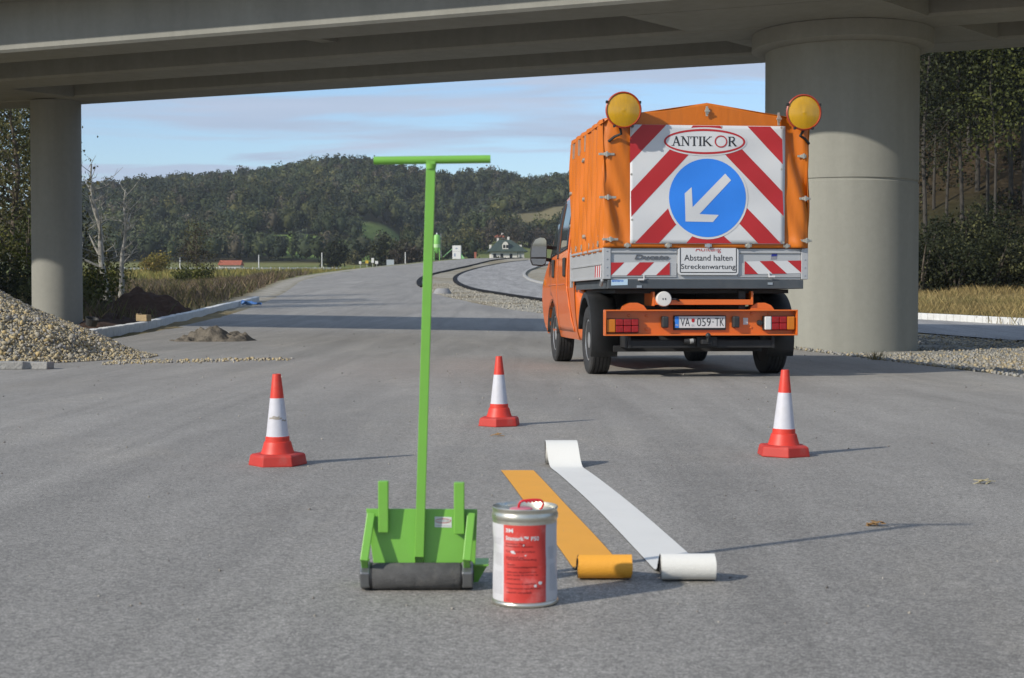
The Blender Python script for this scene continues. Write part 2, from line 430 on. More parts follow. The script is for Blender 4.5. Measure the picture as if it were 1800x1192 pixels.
# ------------------------------------------------------------------ mesh helpers
class MB:
    def __init__(s):
        s.v, s.f, s.m = [], [], []

    def raw(s, vs, fs, mi=0):
        o = len(s.v)
        s.v.extend([tuple(p) for p in vs])
        for f in fs:
            s.f.append([i + o for i in f]); s.m.append(mi)
        return s

    def box(s, x0, x1, y0, y1, z0, z1, mi=0, mtx=None):
        vs = [Vector(p) for p in ((x0, y0, z0), (x1, y0, z0), (x1, y1, z0), (x0, y1, z0), (x0, y0, z1), (x1, y0, z1), (x1, y1, z1), (x0, y1, z1))]
        if mtx is not None:
            vs = [mtx @ p for p in vs]
        return s.raw(vs, [(0, 3, 2, 1), (4, 5, 6, 7), (0, 1, 5, 4), (1, 2, 6, 5), (2, 3, 7, 6), (3, 0, 4, 7)], mi)

    def bar(s, p, q, w, h, up=(0, 0, 1), mi=0):
        p, q = Vector(p), Vector(q)
        d = (q - p).normalized(); a = d.cross(Vector(up))
        if a.length < 1e-4:
            a = d.cross(Vector((0, 1, 0)))
        a.normalize(); b = a.cross(d)
        vs = []
        for c in (p, q):
            for i, j in ((-1, -1), (1, -1), (1, 1), (-1, 1)):
                vs.append(c + a * (w / 2 * i) + b * (h / 2 * j))
        return s.raw(vs, [(0, 1, 2, 3), (7, 6, 5, 4), (0, 4, 5, 1), (1, 5, 6, 2), (2, 6, 7, 3), (3, 7, 4, 0)], mi)

    def tube(s, pts, rad, seg=12, caps=True, mi=0):
        pts = [Vector(p) for p in pts]
        n = len(pts)
        if not hasattr(rad, '__len__'):
            rad = [rad] * n
        vs, fs = [], []
        ref = None
        for i, p in enumerate(pts):
            d = (pts[min(i + 1, n - 1)] - pts[max(i - 1, 0)]).normalized()
            if ref is None:
                ref = d.cross(Vector((0, 0, 1)))
                if ref.length < .1:
                    ref = d.cross(Vector((1, 0, 0)))
            a = (ref - d * ref.dot(d)).normalized(); ref = a
            b = d.cross(a)
            for k in range(seg):
                t = 2 * math.pi * k / seg
                vs.append(p + (a * math.cos(t) + b * math.sin(t)) * rad[i])
        for i in range(n - 1):
            for k in range(seg):
                fs.append((i * seg + k, i * seg + (k + 1) % seg, (i + 1) * seg + (k + 1) % seg, (i + 1) * seg + k))
        if caps:
            fs.append(tuple(range(seg - 1, -1, -1))); fs.append(tuple((n - 1) * seg + k for k in range(seg)))
        return s.raw(vs, fs, mi)

    def lathe(s, prof, seg=32, mtx=None, mi=0, closed=False, mis=None):
        """prof: (r, z) round the local Z axis; mtx places it"""
        vs, fs = [], []
        for r, z in prof:
            for k in range(seg):
                t = 2 * math.pi * k / seg
                p = Vector((r * math.cos(t), r * math.sin(t), z))
                vs.append(mtx @ p if mtx is not None else p)
        n = len(prof)
        o = len(s.v)
        s.v.extend([tuple(p) for p in vs])
        for i in range(n if closed else n - 1):
            j = (i + 1) % n
            for k in range(seg):
                s.f.append([o + i * seg + k, o + i * seg + (k + 1) % seg, o + j * seg + (k + 1) % seg, o + j * seg + k])
                s.m.append(mis[i] if mis else mi)
        if not closed:
            for i, fl in ((0, True), (n - 1, False)):
                if prof[i][0] > 1e-5:
                    ids = [o + i * seg + k for k in range(seg)]
                    s.f.append(ids[::-1] if fl else ids); s.m.append(mi)
        return s

    def prism(s, poly, fa, fb, mi=0):
        """poly: 2D outline, fa/fb map (u,v) to 3D on the two faces"""
        n = len(poly)
        vs = [fa(u, v) for u, v in poly] + [fb(u, v) for u, v in poly]
        fs = [tuple(range(n - 1, -1, -1)), tuple(range(n, 2 * n))]
        fs += [(i, (i + 1) % n, n + (i + 1) % n, n + i) for i in range(n)]
        return s.raw(vs, fs, mi)

    def grid(s, fn, nu, nv, mi=0, flip=False):
        vs = [fn(i / nu, j / nv) for j in range(nv + 1) for i in range(nu + 1)]
        fs = []
        for j in range(nv):
            for i in range(nu):
                a = j * (nu + 1) + i
                q = (a, a + 1, a + nu + 2, a + nu + 1)
                fs.append(q[::-1] if flip else q)
        return s.raw(vs, fs, mi)

    def build(s, name, mats, parent=None, smooth=None, bevel=0.0, solid=0.0, segs=2, loc=None, recalc=False):
        me = bpy.data.meshes.new(name)
        me.from_pydata(s.v, [], s.f)
        if not isinstance(mats, (list, tuple)):
            mats = [mats]
        for m in mats:
            me.materials.append(m)
        if len(mats) > 1:
            me.polygons.foreach_set('material_index', s.m)
        if getattr(s, 'weld', False):
            bm_ = bmesh.new(); bm_.from_mesh(me); bmesh.ops.remove_doubles(bm_, verts=bm_.verts, dist=2e-5); bm_.to_mesh(me); bm_.free()
        if recalc:
            bm_ = bmesh.new(); bm_.from_mesh(me); bmesh.ops.recalc_face_normals(bm_, faces=bm_.faces); bm_.to_mesh(me); bm_.free()
        if smooth is not None:
            me.polygons.foreach_set('use_smooth', [True] * len(me.polygons))
            me.set_sharp_from_angle(angle=R(smooth))
        me.update()
        o = bpy.data.objects.new(name, me)
        COL.objects.link(o)
        if parent is not None:
            o.parent = parent
        if loc is not None:
            o.location = loc
        if solid:
            sm = o.modifiers.new('solid', 'SOLIDIFY'); sm.thickness = solid; sm.offset = 0
        if bevel:
            bv = o.modifiers.new('bevel', 'BEVEL'); bv.width = bevel; bv.segments = segs; bv.limit_method = 'ANGLE'; bv.angle_limit = R(40)
        return o


def tag(o, label=None, cat=None, group=None, kind=None):
    if label: o['label'] = label
    if cat: o['category'] = cat
    if group: o['group'] = group
    if kind: o['kind'] = kind
    return o


def empty(name, loc=(0, 0, 0), rz=0.0, label=None, cat=None, group=None):
    o = bpy.data.objects.new(name, None)
    o.location = loc; o.rotation_euler = (0, 0, rz); o.empty_display_size = .2
    COL.objects.link(o)
    return tag(o, label, cat, group)


def np_mesh(name, V, Fq, material, parent=None, tint=None, attr='tint', smooth=False):
    """mesh from arrays; Fq is (n, k) with k constant"""
    me = bpy.data.meshes.new(name)
    V = np.ascontiguousarray(V, np.float32); Fq = np.ascontiguousarray(Fq, np.int32)
    n, k = Fq.shape
    me.vertices.add(len(V)); me.vertices.foreach_set('co', V.ravel())
    me.loops.add(n * k); me.loops.foreach_set('vertex_index', Fq.ravel())
    me.polygons.add(n); me.polygons.foreach_set('loop_start', np.arange(0, n * k, k, dtype=np.int32))
    if smooth:
        me.polygons.foreach_set('use_smooth', np.ones(n, bool))
    me.update(calc_edges=True)
    me.validate()
    if tint is not None:
        a = me.attributes.new(attr, 'FLOAT_COLOR', 'POINT')
        c = np.ones((len(V), 4), np.float32); c[:, :3] = tint
        a.data.foreach_set('color', c.ravel())
    me.materials.append(material)
    o = bpy.data.objects.new(name, me)
    COL.objects.link(o)
    if parent is not None:
        o.parent = parent
    return o


def clip_half(poly, ax, val, less):
    out = []
    n = len(poly)
    for i in range(n):
        a, b = poly[i], poly[(i + 1) % n]
        ina = (a[ax] <= val) if less else (a[ax] >= val)
        inb = (b[ax] <= val) if less else (b[ax] >= val)
        if ina:
            out.append(a)
        if ina != inb:
            t = (val - a[ax]) / (b[ax] - a[ax])
            out.append((a[0] + (b[0] - a[0]) * t, a[1] + (b[1] - a[1]) * t))
    return out


def cut(poly, du, dv):
    """cut a convex polygon by a square grid so that it can follow a curved surface"""
    res = []
    u0, u1 = min(p[0] for p in poly), max(p[0] for p in poly)
    for i in range(math.floor(u0 / du + 1e-6), math.ceil(u1 / du - 1e-6)):
        c = clip_half(clip_half(poly, 0, i * du, False), 0, (i + 1) * du, True)
        if len(c) < 3:
            continue
        v0, v1 = min(p[1] for p in c), max(p[1] for p in c)
        for j in range(math.floor(v0 / dv + 1e-6), math.ceil(v1 / dv - 1e-6)):
            d = clip_half(clip_half(c, 1, j * dv, False), 1, (j + 1) * dv, True)
            if len(d) >= 3:
                res.append(d)
    return res


def decal(polys, f, du=None, dv=None, mi=0, mb=None):
    mb = mb or MB()
    mb.weld = bool(du)
    for p in polys:
        for c in (cut(p, du, dv) if du else [p]):
            area = sum(c[i][0] * c[(i + 1) % len(c)][1] - c[(i + 1) % len(c)][0] * c[i][1] for i in range(len(c)))
            if abs(area) < 1e-9:
                continue
            if area < 0:
                c = c[::-1]
            mb.raw([f(u, v) for u, v in c], [tuple(range(len(c)))], mi)
    return mb


_text_cache = {}


def text_polys(s, box, off=0.0, shear=0.0, keep=False):
    """lettering as flat triangles scaled into box (u0,u1,v0,v1)"""
    key = (s, off, shear)
    if key not in _text_cache:
        cu = bpy.data.curves.new('t', 'FONT')
        cu.body = s; cu.resolution_u = 3; cu.offset = off; cu.shear = shear; cu.fill_mode = 'FRONT'
        ob = bpy.data.objects.new('t', cu)
        COL.objects.link(ob)
        dg = bpy.context.evaluated_depsgraph_get()
        me = bpy.data.meshes.new_from_object(ob.evaluated_get(dg))
        co = [(v.co.x, v.co.y) for v in me.vertices]
        tris = [[co[i] for i in p.vertices] for p in me.polygons]
        bpy.data.objects.remove(ob); bpy.data.curves.remove(cu); bpy.data.meshes.remove(me)
        _text_cache[key] = tris
    tris = _text_cache[key]
    xs = [p[0] for t in tris for p in t]; ys = [p[1] for t in tris for p in t]
    x0, x1, y0, y1 = min(xs), max(xs), min(ys), max(ys)
    u0, u1, v0, v1 = box
    if keep:      # keep proportions: box height gives the cap height
        y0, y1 = 0.0, 0.70
        k = (v1 - v0) / (y1 - y0)
        return [[(u0 + (x - x0) * k, v0 + (y - y0) * k) for x, y in t] for t in tris]
    return [[(u0 + (x - x0) / (x1 - x0) * (u1 - u0), v0 + (y - y0) / (y1 - y0) * (v1 - v0)) for x, y in t] for t in tris]


def disc(cx, cy, rx, ry=None, n=48):
    ry = ry or rx
    return [(cx + rx * math.cos(2 * math.pi * k / n), cy + ry * math.sin(2 * math.pi * k / n)) for k in range(n)]


def ring(cx, cy, rx, ry, w, n=56):
    o = disc(cx, cy, rx, ry, n); i = disc(cx, cy, rx - w, ry - w, n)
    return [[o[k], o[(k + 1) % n], i[(k + 1) % n], i[k]] for k in range(n)]


def seg2(p, q, w):
    dx, dy = q[0] - p[0], q[1] - p[1]
    l = math.hypot(dx, dy); nx, ny = -dy / l * w / 2, dx / l * w / 2
    return [(p[0] + nx, p[1] + ny), (p[0] - nx, p[1] - ny), (q[0] - nx, q[1] - ny), (q[0] + nx, q[1] + ny)]


def leaf_cloud(C, size, rg, flat=0.0):
    """quads of random attitude at centres C"""
    n = len(C)
    a = rg.normal(size=(n, 3)); a[:, 2] *= (1 - flat); a /= np.linalg.norm(a, axis=1)[:, None]
    b = rg.normal(size=(n, 3)); b -= a * (a * b).sum(1)[:, None]; b /= np.linalg.norm(b, axis=1)[:, None]
    s = (np.asarray(size) * rg.uniform(.6, 1.4, n))[:, None]
    a = a * s * .5; b = b * s * rg.uniform(.45, .8, n)[:, None] * .5
    V = np.stack([C - a - b * .4, C + b - a * .1, C + a + b * .3, C - b + a * .15], 1).reshape(-1, 3)
    return V, np.arange(4 * n).reshape(n, 4)


# ------------------------------------------------------------------ ground and roads
def build_ground():
    xs = np.concatenate([np.arange(-26, 26.01, .5)])
    s, x = .55, 26.0
    ext = []
    while x < 900:
        x += s; ext.append(x); s *= 1.10 if s < 14 else 1.0
    ext = np.array(ext)
    xs = np.concatenate([-ext[::-1], xs, ext])
    ys = list(np.arange(-30, 62, .5)); s = .55
    while ys[-1] < 1100:
        ys.append(ys[-1] + s); s = min(s * 1.035, 9)
    ys = np.array(ys)
    X, Y = np.meshgrid(xs, ys)
    Z = T(X, Y)
    on_road = (X > xleft(Y) + .1) & (X < xright(Y) - .1) & (Y < 240)
    Z = Z - np.where(on_road, .06, 0)
    n1 = vnoise(X, Y, 1.3, 3) + vnoise(X, Y, .6, 4) * .6
    offroad = (~on_road) & (Y > 25)
    Z = Z + np.where(offroad & (Y < 200), n1 * .05, 0)
    # cover colours
    def c3(*a): return np.array(a)
    big = vnoise(X, Y, 9, 5) + .5; sm = vnoise(X, Y, 2.5, 6) + .5
    def mix(a, b, t): return a + (b - a) * np.clip(t, 0, 1)[..., None]
    dry = mix(c3(.17, .13, .075), c3(.13, .12, .05), big * 1.2 - .1)
    dry = mix(dry, c3(.23, .18, .10), sm - .2)
    C = dry
    green = mix(c3(.10, .13, .035), c3(.16, .16, .05), big)
    C = mix(C, green, sstep(Y, 90, 130))
    floor_ = mix(c3(.035, .042, .02), c3(.06, .05, .03), sm)
    C = mix(C, floor_, sstep(Y, 425, 450))
    for (px, py, rx, ry, col) in MEADOWS:
        p = on(px, py, 300)
        e = ((X - p.x) / rx) ** 2 + ((Y - p.y) / ry) ** 2
        C = mix(C, c3(*col), sstep(-e, -1.25, -.8))
    # stony ground to the right of the asphalt
    gr = mix(c3(.27, .26, .225), c3(.34, .27, .16), sstep(sm + vnoise(X, Y, 4, 8) * .5, .35, .75))
    right = sstep(X - xright(Y), -.4, 0) * (1 - sstep(Y - X * .3, 60, 68)) * (1 - sstep(X, 10.5, 12.5) * sstep(Y, 20, 40))
    C = mix(C, gr, right)
    med = sstep(X - xright(Y), -.4, 0) * sstep(Y, 40, 60) * (1 - sstep(Y, 215, 240)) * (1 - sstep(X, 10, 14))
    C = mix(C, mix(c3(.29, .27, .22), c3(.22, .19, .13), sstep(sm, .4, .8)), med)
    verge = sstep(-(np.abs(X - xleft(Y) + .7)), -1.0, -.4) * sstep(Y, 46, 54) * (1 - sstep(Y, 150, 200))
    C = mix(C, c3(.30, .28, .235), verge)
    tan_ = mix(c3(.24, .19, .09), c3(.17, .15, .06), big)
    rv = sstep(X - 10.5 + (Y - 40) * .2, 0, 1.0) * sstep(Y, 30, 34) * (1 - sstep(Y, 60, 74))
    C = mix(C, tan_, rv)
    lit = mix(c3(.05, .034, .02), c3(.03, .03, .014), sm)
    bk = sstep((Y - 70) * 0.75 + (X - 21) * 0.6, -3, 2) * sstep(X - 0.19 * Y, 0, 6) * (1 - sstep(Y, 200, 300))
    C = mix(C, lit, bk)
    ny, nx = X.shape
    idx = np.arange(nx * ny).reshape(ny, nx)
    Fq = np.stack([idx[:-1, :-1], idx[:-1, 1:], idx[1:, 1:], idx[1:, :-1]], -1).reshape(-1, 4)
    o = np_mesh('ground', np.stack([X, Y, Z], -1).reshape(-1, 3), Fq, M_GROUND, tint=C.reshape(-1, 3), attr='cover', smooth=True)
    tag(o, 'field, verge and hillside ground around the new road', kind='structure')


MEADOWS = [(640, 446, 40, 42, (.125, .185, .04)), (700, 440, 22, 26, (.10, .14, .04)), (805, 424, 24, 26, (.12, .15, .045)),
           (962, 390, 26, 46, (.15, .13, .07)), (880, 440, 30, 45, (.13, .15, .05)), (300, 462, 60, 14, (.16, .16, .06))]


def strip(name, ys, xa, xb, ncol, dz, material, label):
    rows = []
    for y in ys:
        a, b = float(xa(y)), float(xb(y))
        x = np.linspace(a, b, ncol)
        rows.append(np.stack([x, np.full(ncol, y), T(np.minimum(x, float(xright(y))), np.full(ncol, y)) + dz], -1))
    V = np.concatenate(rows)
    idx = np.arange(len(V)).reshape(len(ys), ncol)
    Fq = np.stack([idx[:-1, :-1], idx[:-1, 1:], idx[1:, 1:], idx[1:, :-1]], -1).reshape(-1, 4)
    o = np_mesh(name, V, Fq, material, smooth=True)
    return tag(o, label, kind='structure')


build_ground()
ys_road = np.concatenate([np.arange(-25, 60, .5), np.geomspace(60, 240, 120)])
strip('road', ys_road, xleft, xright, 40, .004, M_ASPH, 'wide dusty grey asphalt road rising away under the bridge')


def smooth_path(P, n):
    """Catmull-Rom through points, n samples"""
    P = [Vector(p) for p in P]
    P = [P[0] * 2 - P[1]] + P + [P[-1] * 2 - P[-2]]
    out = []
    m = len(P) - 3
    for k in range(n):
        u = k / (n - 1) * m
        i = min(int(u), m - 1); t = u - i
        a, b, c, d = P[i:i + 4]
        out.append(.5 * ((2 * b) + (c - a) * t + (2 * a - 5 * b + 4 * c - d) * t * t + (3 * b - a - 3 * c + d) * t ** 3))
    return out


def flat_loft(name, A, B, ncol, dz, material, label):
    V, n = [], len(A)
    for a, b in zip(A, B):
        for k in range(ncol):
            p = a.lerp(b, k / (ncol - 1))
            V.append((p.x, p.y, float(T(p.x, p.y)) + dz))
    idx = np.arange(n * ncol).reshape(n, ncol)
    Fq = np.stack([idx[:-1, :-1], idx[:-1, 1:], idx[1:, 1:], idx[1:, :-1]], -1).reshape(-1, 4)
    return tag(np_mesh(name, np.array(V), Fq, material, smooth=True), label, kind='structure')


def ribbon_kerb(mb, path, w, h, zofs=0.0, side=1, base=-.15):
    """solid low band following the ground along path"""
    n = len(path); vs, fs = [], []
    for i, p in enumerate(path):
        d = (path[min(i + 1, n - 1)] - path[max(i - 1, 0)]); d.z = 0; d.normalize()
        nrm = Vector((d.y, -d.x, 0)) * side
        z = float(T(p.x, p.y)) + zofs
        q = p + nrm * w
        vs += [(p.x, p.y, z + base), (p.x, p.y, z + h), (q.x, q.y, z + h), (q.x, q.y, z + base)]
    for i in range(n - 1):
        a, b = i * 4, i * 4 + 4
        fs += [(a, a + 1, b + 1, b), (a + 1, a + 2, b + 2, b + 1), (a + 2, a + 3, b + 3, b + 2)]
    fs += [(0, 3, 2, 1), ((n - 1) * 4, (n - 1) * 4 + 1, (n - 1) * 4 + 2, (n - 1) * 4 + 3)]
    mb.raw(vs, fs)


outer_px = [(1080, 545), (1010, 533), (955, 525), (893, 516), (840, 507), (815, 499), (804, 491), (806, 483), (822, 475), (855, 466), (893, 459), (929, 455)]
inner_px = [(1120, 512), (1040, 507), (985, 503), (960, 499), (940, 494.5), (926, 489), (919, 482), (924, 475), (936, 470), (950, 465), (975, 461), (1000, 457)]
outer = smooth_path([on(*p) for p in outer_px], 90)
inner = smooth_path([on(*p) for p in inner_px], 90)
flat_loft('slip_road', outer, inner, 12, .05, M_ASPH2, 'curving pale grey slip road looping behind the stony median')
mb = MB(); ribbon_kerb(mb, outer[8:], .30, .085, side=-1)
tag(mb.build('slip_road_edge', M_BITUMEN, smooth=30), 'black bitumen edge of the curving slip road', kind='structure')
pk = smooth_path(inner, 46)
kr = empty('slip_road_kerb', (0, 0, 0)); tag(kr, 'pale concrete kerb round the inner bend of the slip road', kind='structure')
for i in range(12, len(pk) - 4):
    mb = MB(); seg = [pk[i], pk[i].lerp(pk[i + 1], .96)]
    ribbon_kerb(mb, seg, .22, .16, side=1); mb.build('kerb_stone', mat('kerb_dull', (.33, .33, .32), .85, var=.12, vscale=6), kr, bevel=.02, recalc=True)
# black edge of the ramp's asphalt
pe = [Vector((float(xright(y)), y, 0)) for y in np.geomspace(84, 208, 70)]
mb = MB(); ribbon_kerb(mb, pe, .30, .10, side=1)
tag(mb.build('ramp_edge', M_BITUMEN, smooth=30), 'black bitumen edge along the right side of the rising road', kind='structure')

# kerb on the left, stone by stone
kl = empty('kerb_line', (0, 0, 0)); tag(kl, 'row of pale concrete kerb stones along the left road edge', kind='structure')
kpts = [on(150, 597), on(215, 585), on(275, 573), on(330, 559), on(390, 543), on(425, 535), on(456, 527)]
kp = smooth_path(kpts, 400)
acc, last, cuts_ = 0.0, kp[0], [kp[0]]
for p in kp[1:]:
    acc += (p - last).length; last = p
    if acc > .56:
        cuts_.append(p); acc = 0
for i in range(len(cuts_) - 1):
    a, b = cuts_[i].copy(), cuts_[i].lerp(cuts_[i + 1], .95)
    jz = random.uniform(-.008, .008)
    mb = MB(); ribbon_kerb(mb, [a, b], -.20, .19 + jz, side=1)
    mb.build('kerb_stone', M_KERB, kl, bevel=.018, recalc=True)

# road, verge and kerb on the far right
rk = [on(1540, 556), on(1605, 559.5), on(1660, 562.5), on(1720, 566), on(1800, 570.7), on(1900, 577), on(2050, 588)]
rkp = smooth_path(rk, 30)
b2 = [p + Vector((-4.2, -2.4, 0)) for p in rkp]
flat_loft('side_road', b2, rkp, 8, .03, M_ASPH2, 'grey side road passing under the bridge behind the big pillar')
krr = empty('side_road_kerb', (0, 0, 0)); tag(krr, 'white concrete kerb along the side road before the dry grass', kind='structure')
for i in range(len(rkp) - 1):
    mb = MB(); ribbon_kerb(mb, [rkp[i], rkp[i].lerp(rkp[i + 1], .97)], -.2, .20, side=1)
    mb.build('kerb_stone', M_KERB, krr, bevel=.015, recalc=True)


# ------------------------------------------------------------------ bridge
BV = Vector((-.926, .378, 0)); NV = Vector((.378, .926, 0)); SK = Vector((.65, .76, 0)).normalized()
SOFF = 5.55


def bpt(s, n, z):
    """s metres along the deck from the camera's foot (positive to the left), n metres across, z up"""
    p = BV * s + NV * n
    return Vector((p.x, p.y, z))


bridge = empty('road_bridge', (5.925, 26.7, -.15), label='long grey concrete road bridge crossing overhead on round pillars', cat='bridge')
BO = Vector(bridge.location)


def badd(mb_pts_fn):
    return mb_pts_fn


def bprism(name, prof, s0, s1, material=M_CONC, bevel=.0):
    mb = MB()
    mb.prism(prof, lambda n, z: bpt(s0, n, z) - BO, lambda n, z: bpt(s1, n, z) - BO)
    return mb.build(name, material, bridge, bevel=bevel, recalc=True)


S0, S1 = -34, 42
GD = .95
for n0, n1 in ((22.8, 23.85), (25.75, 26.85), (28.5, 29.62)):
    c = .05
    prof = [(n0, SOFF + c), (n0 + c, SOFF), (n1 - c, SOFF), (n1, SOFF + c), (n1, SOFF + GD), (n0, SOFF + GD)]
    bprism('girder', prof, S0, S1)
bprism('deck_slab', [(21.85, SOFF + GD + .10), (22.8, SOFF + GD + .001), (29.62, SOFF + GD + .001), (29.75, SOFF + GD + .03), (29.75, SOFF + GD + .2), (21.85, SOFF + GD + .35)], S0, S1)
bprism('edge_beam', [(21.65, SOFF + GD - .02), (21.845, SOFF + GD - .02), (21.845, SOFF + GD + .55), (21.65, SOFF + GD + .55)], S0, S1)


def cross_beam(pa, half, zlo, zhi, n0, n1, name='cross_beam'):
    """skew beam between girders: pa a point on its axis, filling n0..n1"""
    mb = MB()
    pn = pa.x * NV.x + pa.y * NV.y
    k = SK.dot(NV)
    A = pa + SK * ((n0 - pn) / k); B = pa + SK * ((n1 - pn) / k)
    off = BV * half
    quad = [A - off, A + off, B + off, B - off]
    vs = [Vector((q.x, q.y, zlo)) - BO for q in quad] + [Vector((q.x, q.y, zhi)) - BO for q in quad]
    mb.raw(vs, [(3, 2, 1, 0), (4, 5, 6, 7), (0, 1, 5, 4), (1, 2, 6, 5), (2, 3, 7, 6), (3, 0, 4, 7)])
    mb.build(name, M_CONC, bridge, recalc=True)


PIL = Vector((5.925, 26.7, 0))
for n0, n1 in ((23.853, 25.747), (26.853, 28.497)):
    cross_beam(PIL, 2.05, SOFF + .004, SOFF + GD - .002, n0, n1, 'pier_beam')
COLM = Vector((-11.0, 35.8, 0))
for n0, n1 in ((23.853, 25.747), (26.853, 28.497)):
    cross_beam(COLM, 1.1, SOFF + .02, SOFF + GD - .002, n0, n1, 'pier_beam')
for px, py in ((455, 79),):
    p = at(px, py, 27.9)
    cross_beam(Vector((p.x, p.y, 0)), .16, SOFF + .30, SOFF + GD - .002, 23.853, 25.747)
    cross_beam(Vector((-2.5, 30.6, 0)), .16, SOFF + .30, SOFF + GD - .002, 26.853, 28.497)
mb = MB()
r = 1.355
prof = [(r, -.6), (r, 2.84), (r - .018, 2.855), (r - .018, 2.88), (r, 2.895), (r, SOFF - .32)]
mb.lathe(prof, 96, Matrix.Translation(PIL - BO))
pil = mb.build('pillar', M_CONC_P, bridge, smooth=40)
mb = MB()
rc = 1.60
mb.lathe([(r - .002, SOFF - .33), (rc - .09, SOFF - .33), (rc, SOFF - .28), (rc, SOFF - .005), (.2, SOFF - .005)], 96, Matrix.Translation(PIL - BO))
mb.build('capital', M_CONC, pil, smooth=40)
mb = MB()
mb.lathe([(.59, -.6), (.59, SOFF - .005)], 64, Matrix.Translation(COLM - BO))
mb.build('column', M_CONC, bridge, smooth=40)


# ------------------------------------------------------------------ orange works truck
truck = empty('works_truck', (1.951, 14.9, float(T(1.9, 16))), R(6.0),
              label='orange double cab works truck with orange tarpaulin and striped banner beside big pillar', cat='truck')


def tx(px): return (px - 1240.5) / 174.5
def tz(py): return .8 + (523 - py) / 174.5


def z1(p): return (tx(900 + p[0] / 3.214), tz(140 + p[1] / 3.214))


ZB, ZE, ZR, HW, LB = 1.305, 2.60, 2.765, 1.052, 2.17


def wr_back(x, z):
    """folds of the rear curtain (metres, backwards is negative y)"""
    e = max(0.0, min(1.0, (abs(x) - .72) / .2))
    y = -.016 - .022 * e * math.sin(x * 19 + z * 2.2 + 1.3 * math.sin(z * 3.1)) - .006 * math.sin(x * 7 + z * 5)
    y -= .014 * math.sin((x + z * .35) * 31 + 2) * e
    y += .022 * max(0, 1 - abs(abs(x) - 1.045) / .05)
    y -= .010 * math.exp(-((z - 1.36) / .05) ** 2)
    return y


mb = MB()


def back_fn(u, v):
    x = -HW + 2 * HW * u
    top = ZE + (ZR - ZE) * (1 - abs(x) / HW)
    z = ZB + .01 + (top - ZB - .01) * v
    return (x, wr_back(x, z), z)


mb.grid(back_fn, 120, 60)
mb.build('canopy_back', M_TARP, truck, smooth=60, solid=.004)


def wr_side(y, z, s):
    k = (z - ZB) / (ZE - ZB)
    w = .020 * math.sin(y * 17 + 1.5 * math.sin(z * 2.2) + s) + .012 * math.sin(y * 39 + z * 3) + .006 * math.sin(z * 8 + y * 4)
    w *= .35 + .65 * math.sin(math.pi * min(1, max(0, k))) ** .5
    d = abs(y - 1.13)
    w -= .022 * math.exp(-(d / .014) ** 2)
    return w


for s in (-1, 1):
    for (a, b) in ((0.004, 1.128), (1.134, LB)):
        mb = MB()
        mb.grid(lambda u, v: ((s * (HW + wr_side(a + (b - a) * u, ZB - .03 + (ZE - ZB + .03) * v, s)), a + (b - a) * u, ZB - .03 + (ZE - ZB + .03) * v)),
                60, 40, flip=(s < 0))
        mb.build('canopy_side', M_TARP, truck, smooth=60, solid=.004)
for s in (-1, 1):
    mb = MB()
    mb.grid(lambda u, v: (s * (HW + .012) * (1 - v), -.02 + (LB + .03) * u,
                          ZE + (ZR - ZE) * v - .03 * math.sin(math.pi * ((u * 2.0) % 1.0)) * math.sin(math.pi * v) - (.05 if v == 0 else 0)), 40, 12, flip=(s < 0))
    mb.build('canopy_roof', M_TARP, truck, smooth=60, solid=.004)
mb = MB()
mb.prism([(-HW, ZB), (HW, ZB), (HW, ZE), (0, ZR), (-HW, ZE)], lambda u, v: (u, LB - .012, v), lambda u, v: (u, LB, v))
mb.build('canopy_front', M_TARP, truck, recalc=True)

# banner on the back
BW = (tx(1104), tx(1380), tz(426), tz(219.5))


def ban(off):
    def f(u, v):
        y = -.040 + .004 * math.sin(u * 9 + v * 4) + .003 * math.sin(v * 13 - u * 5) + .004 * math.sin((u + v) * 22) * max(0, abs(u) - .5)
        return (u, y - off, v)
    return f


du = .05
x0, x1, zb0, zb1 = BW
mb = decal([[(x0, zb0), (x1, zb0), (x1, zb1), (x0, zb1)]], ban(0), du, du)
banner = mb.build('banner', M_WHITEP, truck, smooth=60, solid=.003)
reds = [[(722, 256), (860, 256), (655, 470), (653, 330)], [(1012, 257), (1168, 257), (1200, 300), (980, 300)],
        [(880, 393), (995, 413), (662, 770), (660, 628)], [(885, 708), (930, 800), (820, 917), (683, 917)],
        [(1325, 258), (1455, 258), (1526, 330), (1530, 470)], [(1193, 415), (1295, 388), (1531, 625), (1536, 762)],
        [(1315, 708), (1275, 800), (1390, 917), (1522, 917)], [(1020, 866), (1180, 866), (1238, 917), (975, 917)]]
for q in reds:
    decal([[z1(p) for p in q]], ban(.003), du, du).build('red_stripe', M_REDP, banner, smooth=60)
ec = (tx(1235.7), tz(247.8)); ea, eb = 72.5 / 174.5, 22.0 / 174.5
ccx, ccz = tx(1241), tz(346); cr_ = 68.5 / 174.5
mb = decal([disc(ec[0], ec[1], ea + .016, eb + .016)], ban(.005), du, du)
decal([disc(ccx, ccz, cr_ + .022)], ban(.005), du, du, mb=mb)
mb.build('white_field', M_WHITEP, banner, smooth=60)
mb = decal(ring(ec[0], ec[1], ea, eb, .021), ban(.007), du, du)
mb.build('oval_ring', M_REDP, banner, smooth=60)
mb = decal([disc(ccx, ccz, cr_)], ban(.007), du, du)
mb.build('blue_disc', M_BLUEP, banner, smooth=60)
arrow = [[(1197, 525), (1230, 562), (1050, 753), (1010, 715)], [(965, 638), (1005, 602), (1010, 715), (970, 795)],
         [(1050, 753), (1162, 757), (1128, 797), (970, 795)], [(1010, 715), (1050, 753), (970, 795)]]
mb = decal([[z1(p) for p in q] for q in arrow], ban(.009), du, du)
mb.build('white_arrow', M_WHITEP, banner, smooth=60)


